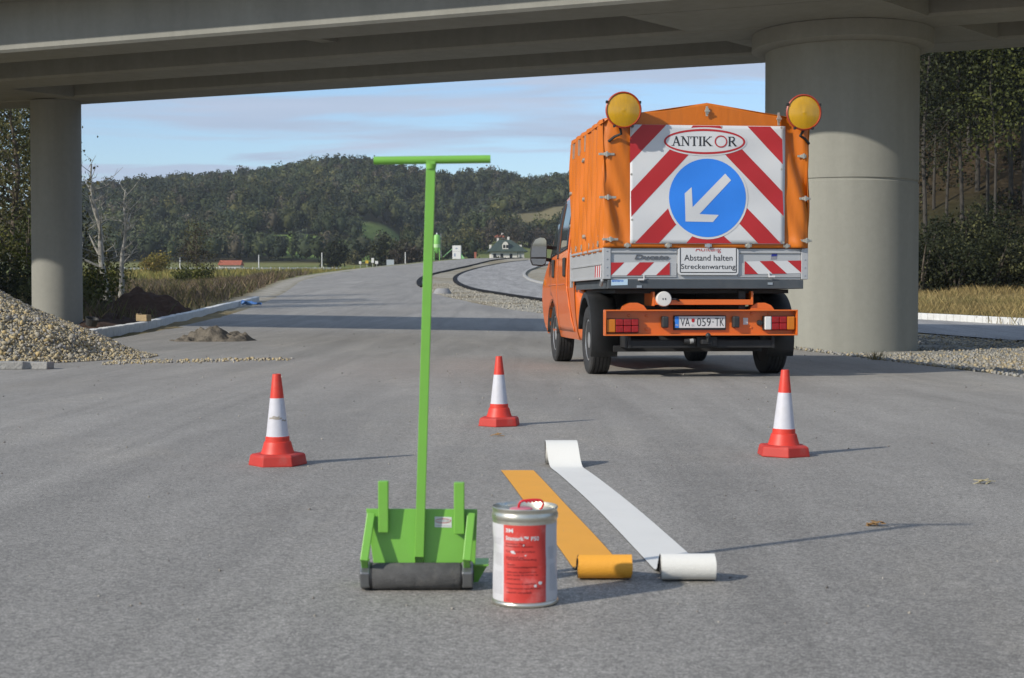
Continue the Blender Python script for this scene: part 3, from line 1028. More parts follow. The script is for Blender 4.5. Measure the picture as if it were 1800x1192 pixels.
def serif_word(box_h, spans, base_v):
    """Roman capitals A N T I K R as strokes; spans give (letter, u0, u1)"""
    P = []
    for ch, a, b in spans:
        w = b - a; h = box_h; th = h * .17; tn = h * .07; sf = h * .055
        U = lambda u, v: (a + u * w, base_v + v * h)
        def st(p, q, t): P.append(seg2(U(*p), U(*q), t))
        def serif(u, v, half): P.append([(a + u * w - half, base_v + v * h - sf / 2), (a + u * w + half, base_v + v * h - sf / 2),
                                         (a + u * w + half, base_v + v * h + sf / 2), (a + u * w - half, base_v + v * h + sf / 2)])
        s = h * .17
        if ch == 'A':
            st((.16, 0), (.5, 1), tn); st((.84, 0), (.48, 1), th); st((.27, .34), (.73, .34), tn); serif(.14, .03, s); serif(.86, .03, s)
        if ch == 'N':
            st((.14, 0), (.14, 1), tn); st((.86, 0), (.86, 1), tn); st((.14, 1), (.86, 0.04), th); serif(.14, .03, s); serif(.86, .97, s); serif(.08, .97, s * .8)
        if ch == 'T':
            st((.5, 0), (.5, .97), th); P.append([U(.02, .93), U(.98, .93), U(.98, 1), U(.02, 1)]); serif(.5, .03, s * 1.1); st((.05, 1), (.02, .74), tn); st((.95, 1), (.98, .74), tn)
        if ch == 'I':
            st((.5, 0), (.5, 1), th); serif(.5, .03, s); serif(.5, .97, s)
        if ch == 'K':
            st((.18, 0), (.18, 1), th); st((.24, .45), (.84, .98), tn); st((.36, .55), (.9, .02), th); serif(.18, .03, s); serif(.18, .97, s); serif(.86, .97, s); serif(.92, .03, s)
        if ch == 'R':
            st((.18, 0), (.18, 1), th); serif(.18, .03, s); serif(.14, .97, s * .8)
            pts = [(.2, .97), (.55, .97), (.72, .88), (.74, .74), (.68, .6), (.5, .51), (.2, .5)]
            for i in range(6): st(pts[i], pts[i + 1], tn if i in (0, 5) else th * .85)
            st((.45, .5), (.92, .02), th); serif(.95, .03, s * .7)
    return P


hz_ = 16.5 / 174.5
base_v = tz(255.5)
sp = [('A', 1177, 1193.5), ('N', 1194.5, 1209), ('T', 1210.5, 1223.5), ('I', 1225, 1230.5), ('K', 1231.5, 1248), ('R', 1277, 1292)]
mb = decal(serif_word(hz_, [(c, tx(a), tx(b)) for c, a, b in sp], base_v), ban(.008), du, du)
mb.build('lettering', M_DARKP, banner, smooth=60)
mb = decal(ring(tx(1264.3), tz(247.5), 11.2 / 174.5, 10.6 / 174.5, .012), ban(.0085), du, du)
mb.build('letter_o', M_REDP, banner, smooth=60)
ey = [(1105.5, 265), (1106.5, 306), (1107, 346), (1107.5, 385), (1157, 222), (1266, 222), (1320, 222), (1373, 222), (1373, 258), (1374, 295), (1375, 333), (1376, 377), (1112, 423.5), (1158, 423.5), (1213, 423.5), (1269, 423.5), (1324, 423.5), (1378, 423)]
for px, py in ey:
    mb = MB(); u, v = tx(px), tz(py); q = ban(.0)(u, v)
    mb.lathe([(.003, -.004), (.011, -.004), (.012, .002)], 10, Matrix.Translation(Vector(q)) @ Matrix.Rotation(R(90), 4, 'X'))
    mb.build('eyelet', M_CLASP, banner)


def clasp(x, z, y, w=.155, vert=False, side=False):
    mb = MB()
    h = .034
    rot = Matrix.Rotation(R(90), 4, 'Y') if vert else Matrix.Identity(4)
    m = Matrix.Translation((x, y, z)) @ (Matrix.Rotation(R(90), 4, 'Z') if side else Matrix.Identity(4)) @ rot
    mb.box(-w / 2, w / 2, -.006, .006, -h / 2 * .7, h / 2 * .7, mtx=m)
    mb.box(-.028, .028, -.016, -.006, -h / 2, h / 2, mtx=m)
    mb.box(-.010, .010, -.024, -.016, -h * .8, h * .8, mtx=m)
    return mb.build('clasp', M_CLASP, truck, bevel=.003)


for px, py, w in ((1063, 271, .16), (1065, 346, .17), (1069, 419, .16), (1411, 271, .12), (1413, 346, .12), (1415, 420, .12)):
    clasp(tx(px) + (.02 if px > 1300 else -.0), tz(py), wr_back(max(-1.0, min(1.0, tx(px))), tz(py)) - .012, w)
clasp(tx(1239.5), tz(195), -.045, .10, vert=True)
clasp(tx(1368), tz(207), -.045, .13, vert=True)
for y, z in ((1.13, 2.29), (1.13, 1.87), (1.13, 1.47), (2.1, 2.0), (2.1, 1.63)):
    mb = MB(); mb.lathe([(.004, -.022), (.020, -.018), (.024, 0), (.024, .01)], 12, Matrix.Translation((-HW - .012, y, z)) @ Matrix.Rotation(R(90), 4, 'Y'))
    mb.build('stud', M_CLASP, truck, smooth=30)
clasp(-HW - .012, 2.29, 1.20, .16, side=True)
for y in (1.0, 1.45, 1.85):
    mb = MB(); mb.bar((-HW - .016, y, 2.54), (-HW - .016, y, 2.40), .03, .012); mb.box(-HW - .03, -HW - .012, y - .018, y + .018, 2.37, 2.42)
    mb.build('roof_strap', M_CLASP, truck)
for y in (.25, .55, .85, 1.35, 1.75, 2.1):
    mb = MB()
    mb.tube([(-HW - .008, y + .03 * math.cos(t), 1.36 + .03 * math.sin(t)) for t in [k * math.pi / 5 for k in range(11)]], .006, 6, caps=False)
    mb.build('tie_ring', M_CLASP, truck, smooth=40)
for px in (1100, 1172, 1243, 1315, 1385):
    mb = MB(); q = (tx(px), wr_back(tx(px), tz(429)) - .006, tz(429))
    mb.lathe([(.010, .02), (.020, .02), (.026, .01), (.028, -.006)], 12, Matrix.Translation(q) @ Matrix.Rotation(R(90), 4, 'X'))
    mb.box(q[0] - .035, q[0] + .035, q[1] - .008, q[1], q[2] - .014, q[2] + .014)
    mb.build('turn_lock', M_CLASP if px != 1243 else M_STEEL, truck, smooth=30)
mb = MB()
for k, (a, b) in enumerate((((.5, .5), (.5, .5)),)):
    mb.box(-HW - .008, -HW - .004, .20, .27, 1.435, 1.515)
mb.build('sticker', M_WHITEP, truck)
mb = MB(); mb.box(-HW - .0105, -HW - .008, .21, .26, 1.445, 1.47); mb.box(-HW - .0105, -HW - .008, .22, .25, 1.48, 1.505)
mb.build('sticker_mark', M_DARKP, truck)

# amber warning beacons
for px in (1086.5, 1405):
    c = Vector((tx(px), -.20, tz(198.5)))
    if px > 1300: c.x -= .005
    rot = Matrix.Rotation(R(90), 4, 'X')
    mt = Matrix.Translation(c) @ rot
    mb = MB(); mb.lathe([(.05, -.13), (.13, -.10), (.165, -.02), (.178, 0), (.181, .018), (.170, .026), (.164, .018), (.150, -.03), (.10, -.06), (.0004, -.075)], 48, mt)
    bc = mb.build('beacon', mat('beacon_housing', srgb(150, 48, 22), .45, var=.1, vscale=8), truck, smooth=35)
    mb = MB()
    prof = []
    for k in range(15):
        rr = .165 * (1 - k / 14)
        z = .014 + .030 * (1 - (rr / .165) ** 2) + (.004 * math.exp(-(rr / .016) ** 2))
        prof.append((max(rr, .0005), z))
    mb.lathe(prof, 48, mt)
    mb.build('lens', M_AMBER, bc, smooth=25)
    for a in (25, 155, 240, 300):
        mb = MB(); p = c + Vector((math.cos(R(a)) * .182, -.01, math.sin(R(a)) * .182))
        mb.box(p.x - .010, p.x + .010, p.y - .02, p.y + .015, p.z - .012, p.z + .012); mb.build('clip', M_CHASSIS, bc)
    mb = MB(); sx = -1 if px < 1240 else 1
    mb.tube([c + Vector((.02 * sx, .06, -.17)), c + Vector((0, .10, -.22)), c + Vector((.06 * sx, .14, -.245)), c + Vector((.115 * sx, .18, -.29))], .014, 8)
    mb.build('bracket', M_CHASSIS, bc, smooth=40)

# flat bed: rail, boards, tailgate
mb = MB(); mb.box(-1.0, 1.005, -.012, LB, .905, .995)
mb.build('bed_rail', M_RAIL, truck, bevel=.006)
mb = MB(); mb.box(-1.02, 1.02, .02, LB, .998, 1.02); mb.build('bed_floor', M_CHASSIS, truck)
mb = MB(); mb.box(tx(1071.5), tx(1411.5), .004, .03, .998, 1.31)
tg = mb.build('tailgate', M_ALU, truck, bevel=.003)
for a, b in ((1071.8, 1188), (1298, 1411.2)):
    mb = MB(); mb.box(tx(a), tx(b), -.012, .004, tz(442.2), tz(438.6)); mb.build('frame_lip', M_ALU, tg, bevel=.003)
    mb = MB(); mb.box(tx(a), tx(b), -.010, .004, tz(484.3), tz(482.2)); mb.build('frame_lip', M_ALU, tg, bevel=.003)
    mb = MB(); mb.box(tx(a), tx(b), -.006, .004, tz(482), tz(459.4)); mb.build('lower_panel', M_ALU, tg, bevel=.003)
for s, (a, b) in ((-1, (1057, 1071.2)), (1, (1411.8, 1424))):
    mb = MB(); mb.box(tx(a), tx(b), -.018, .05, 1.0, 1.315); cp = mb.build('corner_post', M_ALU, truck, bevel=.006)
    for k in range(4):
        mb = MB(); mb.lathe([(.001, .006), (.006, .005), (.007, 0)], 8, Matrix.Translation((tx((a + b) / 2) + .0, -.019, 1.04 + k * .08)) @ Matrix.Rotation(R(90), 4, 'X')); mb.build('rivet', M_STEEL, cp)


def z8(p): return (tx(1040 + p[0] / 4.5), tz(420 + p[1] / 4.5))


flat = lambda off: (lambda u, v: (u, off, v))
lw = [(138, 176), (612, 170), (612, 274), (138, 278)]
for nm, polys_w, polys_r in (('left', [[(140, 176), (610, 172), (610, 273), (140, 278)]],
                             [[(140, 176), (247, 175), (143, 277), (140, 278)], [(370, 174), (484, 173), (380, 276), (265, 277)], [(608, 171), (610, 171), (610, 273), (500, 275)]]),
                            ('right', [[(1212, 165), (1673, 156), (1673, 258), (1212, 266)]],
                             [[(1212, 165), (1222, 165), (1322, 264), (1212, 266)], [(1334, 162), (1442, 160), (1556, 260), (1438, 262)], [(1560, 158), (1673, 156), (1673, 258), (1668, 250)]])):
    mb = decal([[z8(p) for p in q] for q in polys_w], flat(-.010)); sb = mb.build('stripe_board', M_WHITEP, tg, solid=.003)
    mb = decal([[z8(p) for p in q] for q in polys_r], flat(-.0135)); mb.build('red_stripe', M_REDP, tg)
mb = decal(text_polys('Ducato', (*[z8((330, 0))[0], z8((605, 0))[0]], z8((0, 150))[1], z8((0, 113))[1]), .02, .25), flat(-.004))
mb.build('model_lettering', mat('chrome_letters', (.16, .16, .17), .35, metal=.6), tg, solid=.006)
mb = decal([[z8(p) for p in ((1437, 103), (1482, 101), (1476, 122), (1431, 124))]], flat(.0015)); mb.build('badge', mat('badge_blue', srgb(40, 50, 130), .4), tg, solid=.004)
mb = decal([[z8(p) for p in ((1431, 126), (1476, 124), (1472, 144), (1426, 146))]], flat(.0015)); mb.build('badge', mat('badge_grey', (.22, .22, .25), .4), tg, solid=.004)
# warning plate between
sx0, sx1, sz0, sz1 = z8((683, 0))[0], z8((1148, 0))[0], z8((0, 262))[1], z8((0, 60))[1]


def rrect(x0, x1, z0, z1, r, n=5):
    P = []
    for cx, cz, a0 in ((x1 - r, z1 - r, 0), (x0 + r, z1 - r, 90), (x0 + r, z0 + r, 180), (x1 - r, z0 + r, 270)):
        for k in range(n + 1):
            a = R(a0 + 90 * k / n); P.append((cx + r * math.cos(a), cz + r * math.sin(a)))
    return P


mb = MB(); mb.prism(rrect(sx0 - .012, sx1 + .014, sz0 - .012, sz1, .03), lambda u, v: (u, -.030, v), lambda u, v: (u, -.008, v))
wp = mb.build('warning_plate', M_WHITEP, truck, recalc=True)
fr = []
for q in ([(sx0 + .006, sz0 + .012), (sx0 + .014, sz0 + .012), (sx0 + .014, sz1), (sx0 + .006, sz1)], [(sx1 - .012, sz0 + .012), (sx1 - .004, sz0 + .012), (sx1 - .004, sz1), (sx1 - .012, sz1)],
          [(sx0 + .014, sz0 + .008), (sx1 - .012, sz0 + .008), (sx1 - .012, sz0 + .016), (sx0 + .014, sz0 + .016)]):
    fr.append(q)
decal(fr, flat(-.0325)).build('plate_border', M_DARKP, wp)
mb = decal(text_polys('Abstand halten', (z8((722, 0))[0], z8((1110, 0))[0], z8((0, 160))[1], z8((0, 113))[1])), flat(-.0325))
mb.build('lettering', M_DARKP, wp); mb = MB()
decal(text_polys('Streckenwartung', (z8((697, 0))[0], z8((1135, 0))[0], z8((0, 238))[1], z8((0, 186))[1])), flat(-.0325), mb=mb)
mb.build('lettering', M_DARKP, wp)
mb = MB()
cutz = tz(434.6)
for t_ in text_polys('Achtung', (z8((812, 0))[0], z8((1017, 0))[0], z8((0, 100))[1], z8((0, 45))[1])):
    c = clip_half(t_, 1, cutz, True)
    if len(c) >= 3: decal([c], flat(-.0325), mb=mb)
mb.build('lettering', M_REDP, wp)
# side boards
for s in (-1, 1):
    mb = MB(); mb.box(min(s * 1.02, s * 1.05), max(s * 1.02, s * 1.05), .052, LB - .002, 1.0, 1.312); sd = mb.build('side_board', M_ALU, truck, bevel=.004)
    for zz in (1.0, 1.145, 1.29):
        mb = MB(); mb.box(min(s * 1.05, s * 1.062), max(s * 1.05, s * 1.062), .055, LB - .01, zz, zz + .022); mb.build('board_rib', M_ALU, sd, bevel=.003)
    mb = MB(); mb.box(min(s * 1.03, s * 1.06), max(s * 1.03, s * 1.06), LB, LB + .05, .93, 1.33); mb.build('corner_post', M_ALU, truck, bevel=.004)
for k in range(6):
    a = .08 + k * .065
    q = [(a, 1.022), (a + .065, 1.022), (a + .065 - .035, 1.14), (a - .035, 1.14)]
    q = clip_half(q, 0, .06, False)
    decal([q], lambda u, v: (-1.0545, u, v)).build('stripe', M_REDP if k % 2 else M_WHITEP, truck, solid=.003)
for px, py in ((1124, 489), (1358, 483.5)):
    mb = MB(); x, z = tx(px), tz(py)
    mb.tube([(x - .03, -.03, z), (x + .03, -.03, z)], .011, 10); mb.bar((x + (.03 if px < 1200 else -.03), -.025, z - .0), (x + (.03 if px < 1200 else -.03), -.02, z + .045), .012, .008)
    mb.build('hinge', mat('hinge_white', (.55, .55, .55), .4), truck, smooth=40)
    mb = MB(); z2_ = tz(py + 12); mb.box(x - .04, x + .01, -.02, .05, z2_ - .012, z2_ + .012); mb.build('hinge_bracket', M_STEEL, truck)
a = [z8(p) for p in ((143, 311), (274, 306), (274, 352), (143, 356))]
stk = decal([a], flat(-.0145)).build('maker_sticker', mat('sticker_blue', (.42, .56, .68), .4), truck, solid=.002)
mb = decal(text_polys('sanmarco', (z8((147, 0))[0], z8((240, 0))[0], z8((0, 328))[1], z8((0, 312))[1]), .02), flat(-.0165)); mb.build('lettering', mat('text_blue', srgb(40, 100, 190), .5), stk)
for px in (1057, 1395):
    mb = MB(); mb.tube([(tx(px), .03, .99), (tx(px), .10, .94)], .018, 8); mb.build('catch', M_STEEL, truck)

# orange rear beam with lights and plate
bz0, bz1 = tz(587), tz(541.5); bx0, bx1 = tx(1060.5), tx(1405.5)
YB = -.03
mb = MB()
mb.box(bx0, bx1, YB + .10, YB + .112, bz0, bz1)
mb.box(bx0, bx1, YB, YB + .10, bz1 - .014, bz1); mb.box(bx0, bx1, YB, YB + .10, bz0, bz0 + .014)
mb.box(bx0, bx0 + .014, YB, YB + .10, bz0 + .014, bz1 - .014); mb.box(bx1 - .014, bx1, YB, YB + .10, bz0 + .014, bz1 - .014)
beam = mb.build('rear_beam', M_ORANGE, truck, bevel=.004)
for px, py in ((1106, 552), (1137, 552), (1137, 576), (1326, 549), (1357, 548), (1325, 573)):
    mb = MB(); mb.lathe([(.001, .01), (.012, .008), (.016, 0)], 10, Matrix.Translation((tx(px), YB + .10, tz(py))) @ Matrix.Rotation(R(90), 4, 'X')); mb.build('bolt', M_ORANGE, beam, smooth=30)


def taillight(secs, py0, py1):
    lt = None
    a0, a1 = min(s[0] for s in secs), max(s[1] for s in secs)
    mb = MB(); mb.box(tx(a0) - .006, tx(a1) + .006, YB + .045, YB + .10, tz(py1) - .006, tz(py0) + .006)
    lt = mb.build('tail_light', M_CHASSIS, truck, bevel=.006)
    for a, b, m in secs:
        zm = (tz(py1) + tz(py0)) / 2
        rows = ((tz(py1), zm - .001), (zm + .001, tz(py0))) if m is M_REDTL else ((tz(py1), tz(py0)),)
        for r0_, r1_ in rows:
            mb = MB(); mb.box(tx(a) + .001, tx(b) - .001, YB + .018, YB + .044, r0_, r1_); mb.build('lens', m, lt, bevel=.009)
    return lt


taillight([(1064, 1080, M_AMBERTL), (1080, 1094, M_REDTL), (1094, 1108, M_REDTL), (1108, 1121, M_REDTL)], 558, 581)
taillight([(1346.5, 1359, M_CLEARTL), (1359.5, 1373, M_REDTL), (1373, 1387, M_REDTL), (1387, 1401, M_AMBERTL)], 553.5, 577)
mb = MB(); mb.box(tx(1185), tx(1279), YB + .075, YB + .10, tz(577.5), tz(551.5)); pl = mb.build('licence_plate', M_CHASSIS, truck, bevel=.005)
mb = MB(); mb.box(tx(1187), tx(1277.2), YB + .071, YB + .0745, tz(573.5), tz(553.3)); mb.build('plate_face', M_WHITEP, pl)
mb = MB(); mb.box(tx(1187), tx(1193.8), YB + .068, YB + .0708, tz(573.3), tz(553.5)); mb.build('plate_band', M_BLUEP, pl)
pf = flat(YB + .0685)
mb = MB()
for s, a, b in (('VA', 1197, 1213.5), ('059', 1226.5, 1251), ('TK', 1259, 1275)):
    decal(text_polys(s, (tx(a), tx(b), tz(570.5), tz(556)), -.01), pf).build('lettering', M_DARKP, pl)
decal([disc(tx(1255.2), tz(563), .006)], pf).build('plate_dot', M_DARKP, pl)
mb = decal([disc(tx(1219.5), tz(560.5), .016, .020, 12)], pf); decal([[(tx(1216.6), tz(557)), (tx(1222.4), tz(557)), (tx(1221.5), tz(563)), (tx(1217.5), tz(563))]], flat(YB + .068), mb=mb)
mb.build('plate_crest', M_REDP, pl)
mb = decal(text_polys('BA', (tx(1217), tx(1222), tz(571), tz(567))), pf); mb.build('lettering', M_LABELG, pl)
mb = decal(text_polys('SRB', (tx(1187.8), tx(1193), tz(570), tz(567))), flat(YB + .067)); mb.build('lettering', M_WHITEP, pl)
for px in (1168.5, 1295.5):
    mb = MB(); mb.box(tx(px) - .033, tx(px) + .033, YB + .02, YB + .10, tz(573.3), tz(553)); mb.build('rubber_buffer', M_BLACKP, truck, bevel=.012)
mb = MB(); mb.box(tx(1311), tx(1319.5), YB + .095, YB + .10, tz(568), tz(556)); mb.build('white_tag', M_WHITEP, truck)
mb = MB(); mb.lathe([(.001, .04), (.024, .038), (.028, .02), (.03, 0)], 18, Matrix.Translation((tx(1340.5), YB + .10, tz(565))) @ Matrix.Rotation(R(90), 4, 'X')); mb.build('trailer_socket', M_BLACKP, truck, smooth=30)
# carrier under the bed with round white cap
mb = MB()
mb.box(tx(1152), tx(1325), .06, .09, tz(533), tz(523.5)); mb.box(tx(1148), tx(1152), .06, .5, tz(535), tz(510)); mb.box(tx(1325), tx(1329), .06, .5, tz(533), tz(509))
mb.build('under_carrier', M_ORANGE, truck, bevel=.004)
mb = MB(); mb.lathe([(.001, .03), (.070, .028), (.076, .02), (.076, -.04)], 32, Matrix.Translation((tx(1166.5), .03, tz(522.5))) @ Matrix.Rotation(R(90), 4, 'X'))
cap = mb.build('round_cap', mat('cap_white', (.6, .59, .56), .5, var=.1, vscale=12), truck, smooth=30)
for dx in (-.018, .008):
    mb = MB(); mb.box(tx(1166.5) + dx, tx(1166.5) + dx + .008, -.003, .0, tz(524), tz(521)); mb.build('screw', M_DARKP, cap)
mb = MB(); mb.tube([(tx(1178), .02, tz(523)), (tx(1188), .02, tz(523)), (tx(1195), .05, tz(526))], .010, 6); mb.build('cable', M_CHASSIS, truck)
for px in (1115, 1345):
    mb = MB()
    P = [(-.12, 0), (.14, 0), (.10, .05), (.04, .075), (-.04, .075), (-.10, .04)]
    mb.prism(P, lambda u, v: (tx(px) + u, .09, bz1 - .005 + v), lambda u, v: (tx(px) + u, .2, bz1 - .005 + v)); mb.build('beam_bracket', M_ORANGE, truck, recalc=True)
# tow bar
mb = MB(); mb.box(tx(1104), tx(1367), .06, .13, tz(609), tz(595)); tb = mb.build('tow_bar', M_CHASSIS, truck, bevel=.005)
for px in (1104, 1362):
    mb = MB(); mb.box(tx(px), tx(px) + .03, .05, .5, tz(609), tz(588)); mb.build('bracket', M_CHASSIS, tb)
mb = MB(); mb.box(tx(1226), tx(1262), .02, .06, tz(607), tz(589)); mb.box(tx(1232), tx(1250), -.05, .03, tz(602), tz(594)); th = mb.build('tow_hitch', M_CHASSIS, truck, bevel=.006)
mb = MB(); mb.tube([(tx(1242.5), -.05, tz(598)), (tx(1242.5), -.06, tz(591))], .014, 10); mb.lathe([(.001, .03)] + [(.027 * math.sin(R(a)), .027 * math.cos(R(a))) for a in range(10, 171, 16)] + [(.001, -.027)], 16, Matrix.Translation((tx(1242.5), -.06, tz(586.5))))
mb.build('tow_ball', M_BLACKP, th, smooth=50)
mb = MB(); mb.tube([(tx(1203), .02, tz(597)), (tx(1222), .0, tz(597))], .03, 12); mb.build('socket', M_CHASSIS, th, smooth=40)
mb = MB(); mb.tube([(tx(1212), -.012, tz(597)), (tx(1218), -.012, tz(596))], .024, 12); mb.build('socket_cap', mat('socket_grey', (.3, .3, .29), .5), th, smooth=40)
# chassis, axle, underside
for s in (-1, 1):
    mb = MB(); mb.box(s * .40 - .035, s * .40 + .035, .10, 4.6, .70, .88); mb.build('chassis_rail', M_CHASSIS, truck)
    mb = MB(); mb.bar((s * .62, .2, .72), (s * .62, 1.9, .66), .07, .04); mb.build('leaf_spring', M_CHASSIS, truck)
mb = MB(); mb.tube([(-.85, 1.0, .36), (.85, 1.0, .36)], .055, 12); mb.build('rear_axle', M_CHASSIS, truck, smooth=40)
mb = MB(); mb.box(-.85, .72, .5, .58, tz(618), tz(607)); mb.build('crossbar', M_CHASSIS, truck)
mb = MB(); mb.box(-.9, .9, .16, LB, .86, .90); mb.build('under_floor', M_CHASSIS, truck)
mb = MB(); mb.box(-.85, .85, 2.0, 2.06, .45, .9); mb.build('bulkhead', M_CHASSIS, truck)
mb = MB(); mb.tube([(-.78, 2.1, .33), (-.76, 2.7, .33)], .055, 14); mb.tube([(-.78, 2.0, .33), (-.78, 2.1, .33)], [.045, .055], 14); mb.build('exhaust', M_CHASSIS, truck, smooth=40)


# wheels
def wheel(x, y, s, label=None):
    Rr, W = .365, .225
    mt = Matrix.Translation((x, y, Rr)) @ Matrix.Rotation(R(90) * s, 4, 'Y')
    w = empty('wheel', (0, 0, 0)); w.parent = truck
    prof = [(.215, -.085), (.235, -.102), (.30, -.1125), (.345, -.104), (.361, -.090)]
    for g in (-.060, -.020, .020, .060):
        prof += [(Rr, g - .014), (Rr, g - .0055), (Rr - .011, g - .0045), (Rr - .011, g + .0045), (Rr, g + .0055), (Rr, g + .014)]
    prof += [(.361, .090), (.345, .104), (.30, .1125), (.235, .102), (.215, .085)]
    mb = MB(); mb.lathe(prof, 64, mt); mb.build('tyre', M_RUBBER, w, smooth=30)
    # tread blocks
    mb = MB(); mb.lathe([(.214, -.09), (.222, .088), (.205, .092), (.198, .05), (.17, .035), (.15, .055), (.10, .062), (.085, .085), (.055, .09), (.001, .09)], 48, mt)
    rim = mb.build('rim', M_RIM, w, smooth=30)
    mb = MB(); mb.lathe([(.232, -.088), (.232, -.094), (.14, -.10), (.001, -.10)], 32, mt); mb.build('brake_drum', M_CHASSIS, w, smooth=30)
    for k in range(10):
        a = 2 * math.pi * k / 10
        p = mt @ Vector((.178 * math.cos(a), .178 * math.sin(a), .045))
        mb = MB(); mb.lathe([(.001, .008), (.016, .006), (.016, -.01)], 8, Matrix.Translation(p) @ Matrix.Rotation(R(90) * s, 4, 'Y')); mb.build('dark_hole_disc', M_DARKP, rim)  # near-black disc on the rim; its colour stands in for a hole's shade
    return w


FA = 4.2
wheel(-.945, 1.0, -1); wheel(.945, 1.0, 1); wheel(-.87, FA, -1); wheel(.87, FA, 1)
# black mudguards over the rear wheels
for s in (-1, 1):
    mb = MB(); n = 20
    for prof_r, w0, w1 in ((.47, .80, 1.075),):
        vs, fs = [], []
        for i in range(n + 1):
            a = R(-25 + 195 * i / n)
            for rr, xx in ((prof_r, w0), (prof_r, w1), (prof_r - .05, w1 + .004), (prof_r - .05, w1 - .02), (prof_r - .03, w0)):
                zz = .40 + math.sin(a) * rr
                vs.append((s * xx, 1.0 - math.cos(a) * rr, zz))
        for i in range(n):
            for k in range(4):
                fs.append((i * 5 + k, i * 5 + k + 1, i * 5 + k + 6, i * 5 + k + 5))
        mb.raw(vs, fs)
    mg = mb.build('mudguard', M_BLACKP, truck, smooth=35, solid=.006)
    mb = MB(); mb.box(min(s * .76, s * 1.05), max(s * .76, s * 1.05), .545, .56, .33, .50); mb.build('mud_flap', M_RUBBER, mg, bevel=.004)


# cab
def cabw(z):
    return float(np.interp(z, [.3, .42, .6, .9, 1.15, 1.35, 1.7, 2.0, 2.12, 2.2], [.93, .965, .99, 1.005, 1.0, .985, .945, .885, .82, .70]))


CAB0 = 2.26
outline = [(CAB0, .33), (3.78, .33), (3.80, .42), (3.84, .56), (3.94, .70), (4.08, .785), (4.22, .80), (4.38, .77), (4.52, .68), (4.62, .54), (4.66, .40), (5.05, .34),
           (5.2, .5), (5.24, .8), (5.15, 1.0), (4.85, 1.16), (4.55, 1.32), (4.25, 1.62), (3.98, 1.90), (3.80, 2.06), (3.62, 2.14), (3.2, 2.185), (2.7, 2.18), (2.38, 2.13), (2.29, 2.02), (CAB0, 1.6)]
# side skin follows the bulge: cut outline into convex cells
mb = MB()
zs = [.33, .42, .54, .68, .80, .95, 1.08, 1.2, 1.32, 1.45, 1.6, 1.75, 1.9, 2.0, 2.06, 2.1, 2.14, 2.185]


def span(z):
    """front and back edges of the cab silhouette at height z (list of intervals)"""
    xs_ = []
    n = len(outline)
    for i in range(n):
        a, b = outline[i], outline[(i + 1) % n]
        if (a[1] - z) * (b[1] - z) < 0:
            xs_.append(a[0] + (b[0] - a[0]) * (z - a[1]) / (b[1] - a[1]))
    return sorted(xs_)


for s in (-1, 1):
    for i in range(len(zs) - 1):
        za, zb_ = zs[i] + 1e-4, zs[i + 1] - 1e-4
        A, B = span(za), span(zb_)
        if len(A) != len(B):
            A = A[:1] + A[-1:] if len(A) > len(B) else A
            B = B[:1] + B[-1:] if len(B) > len(A) else B
        for k in range(0, len(A) - 1, 2):
            vs = [(s * cabw(za), A[k], za), (s * cabw(za), A[k + 1], za), (s * cabw(zb_), B[k + 1], zb_), (s * cabw(zb_), B[k], zb_)]
            mb.raw(vs, [(0, 1, 2, 3) if s > 0 else (3, 2, 1, 0)])
for i in range(len(outline)):
    a, b = outline[i], outline[(i + 1) % len(outline)]
    wa, wb = cabw(a[1]), cabw(b[1])
    mb.raw([(-wa, a[0], a[1]), (wa, a[0], a[1]), (wb, b[0], b[1]), (-wb, b[0], b[1])], [(0, 1, 2, 3)])
cab = mb.build('cab', M_ORANGE, truck, smooth=35)
side = lambda s, off: (lambda u, v: (s * (cabw(v) + off), u, v))
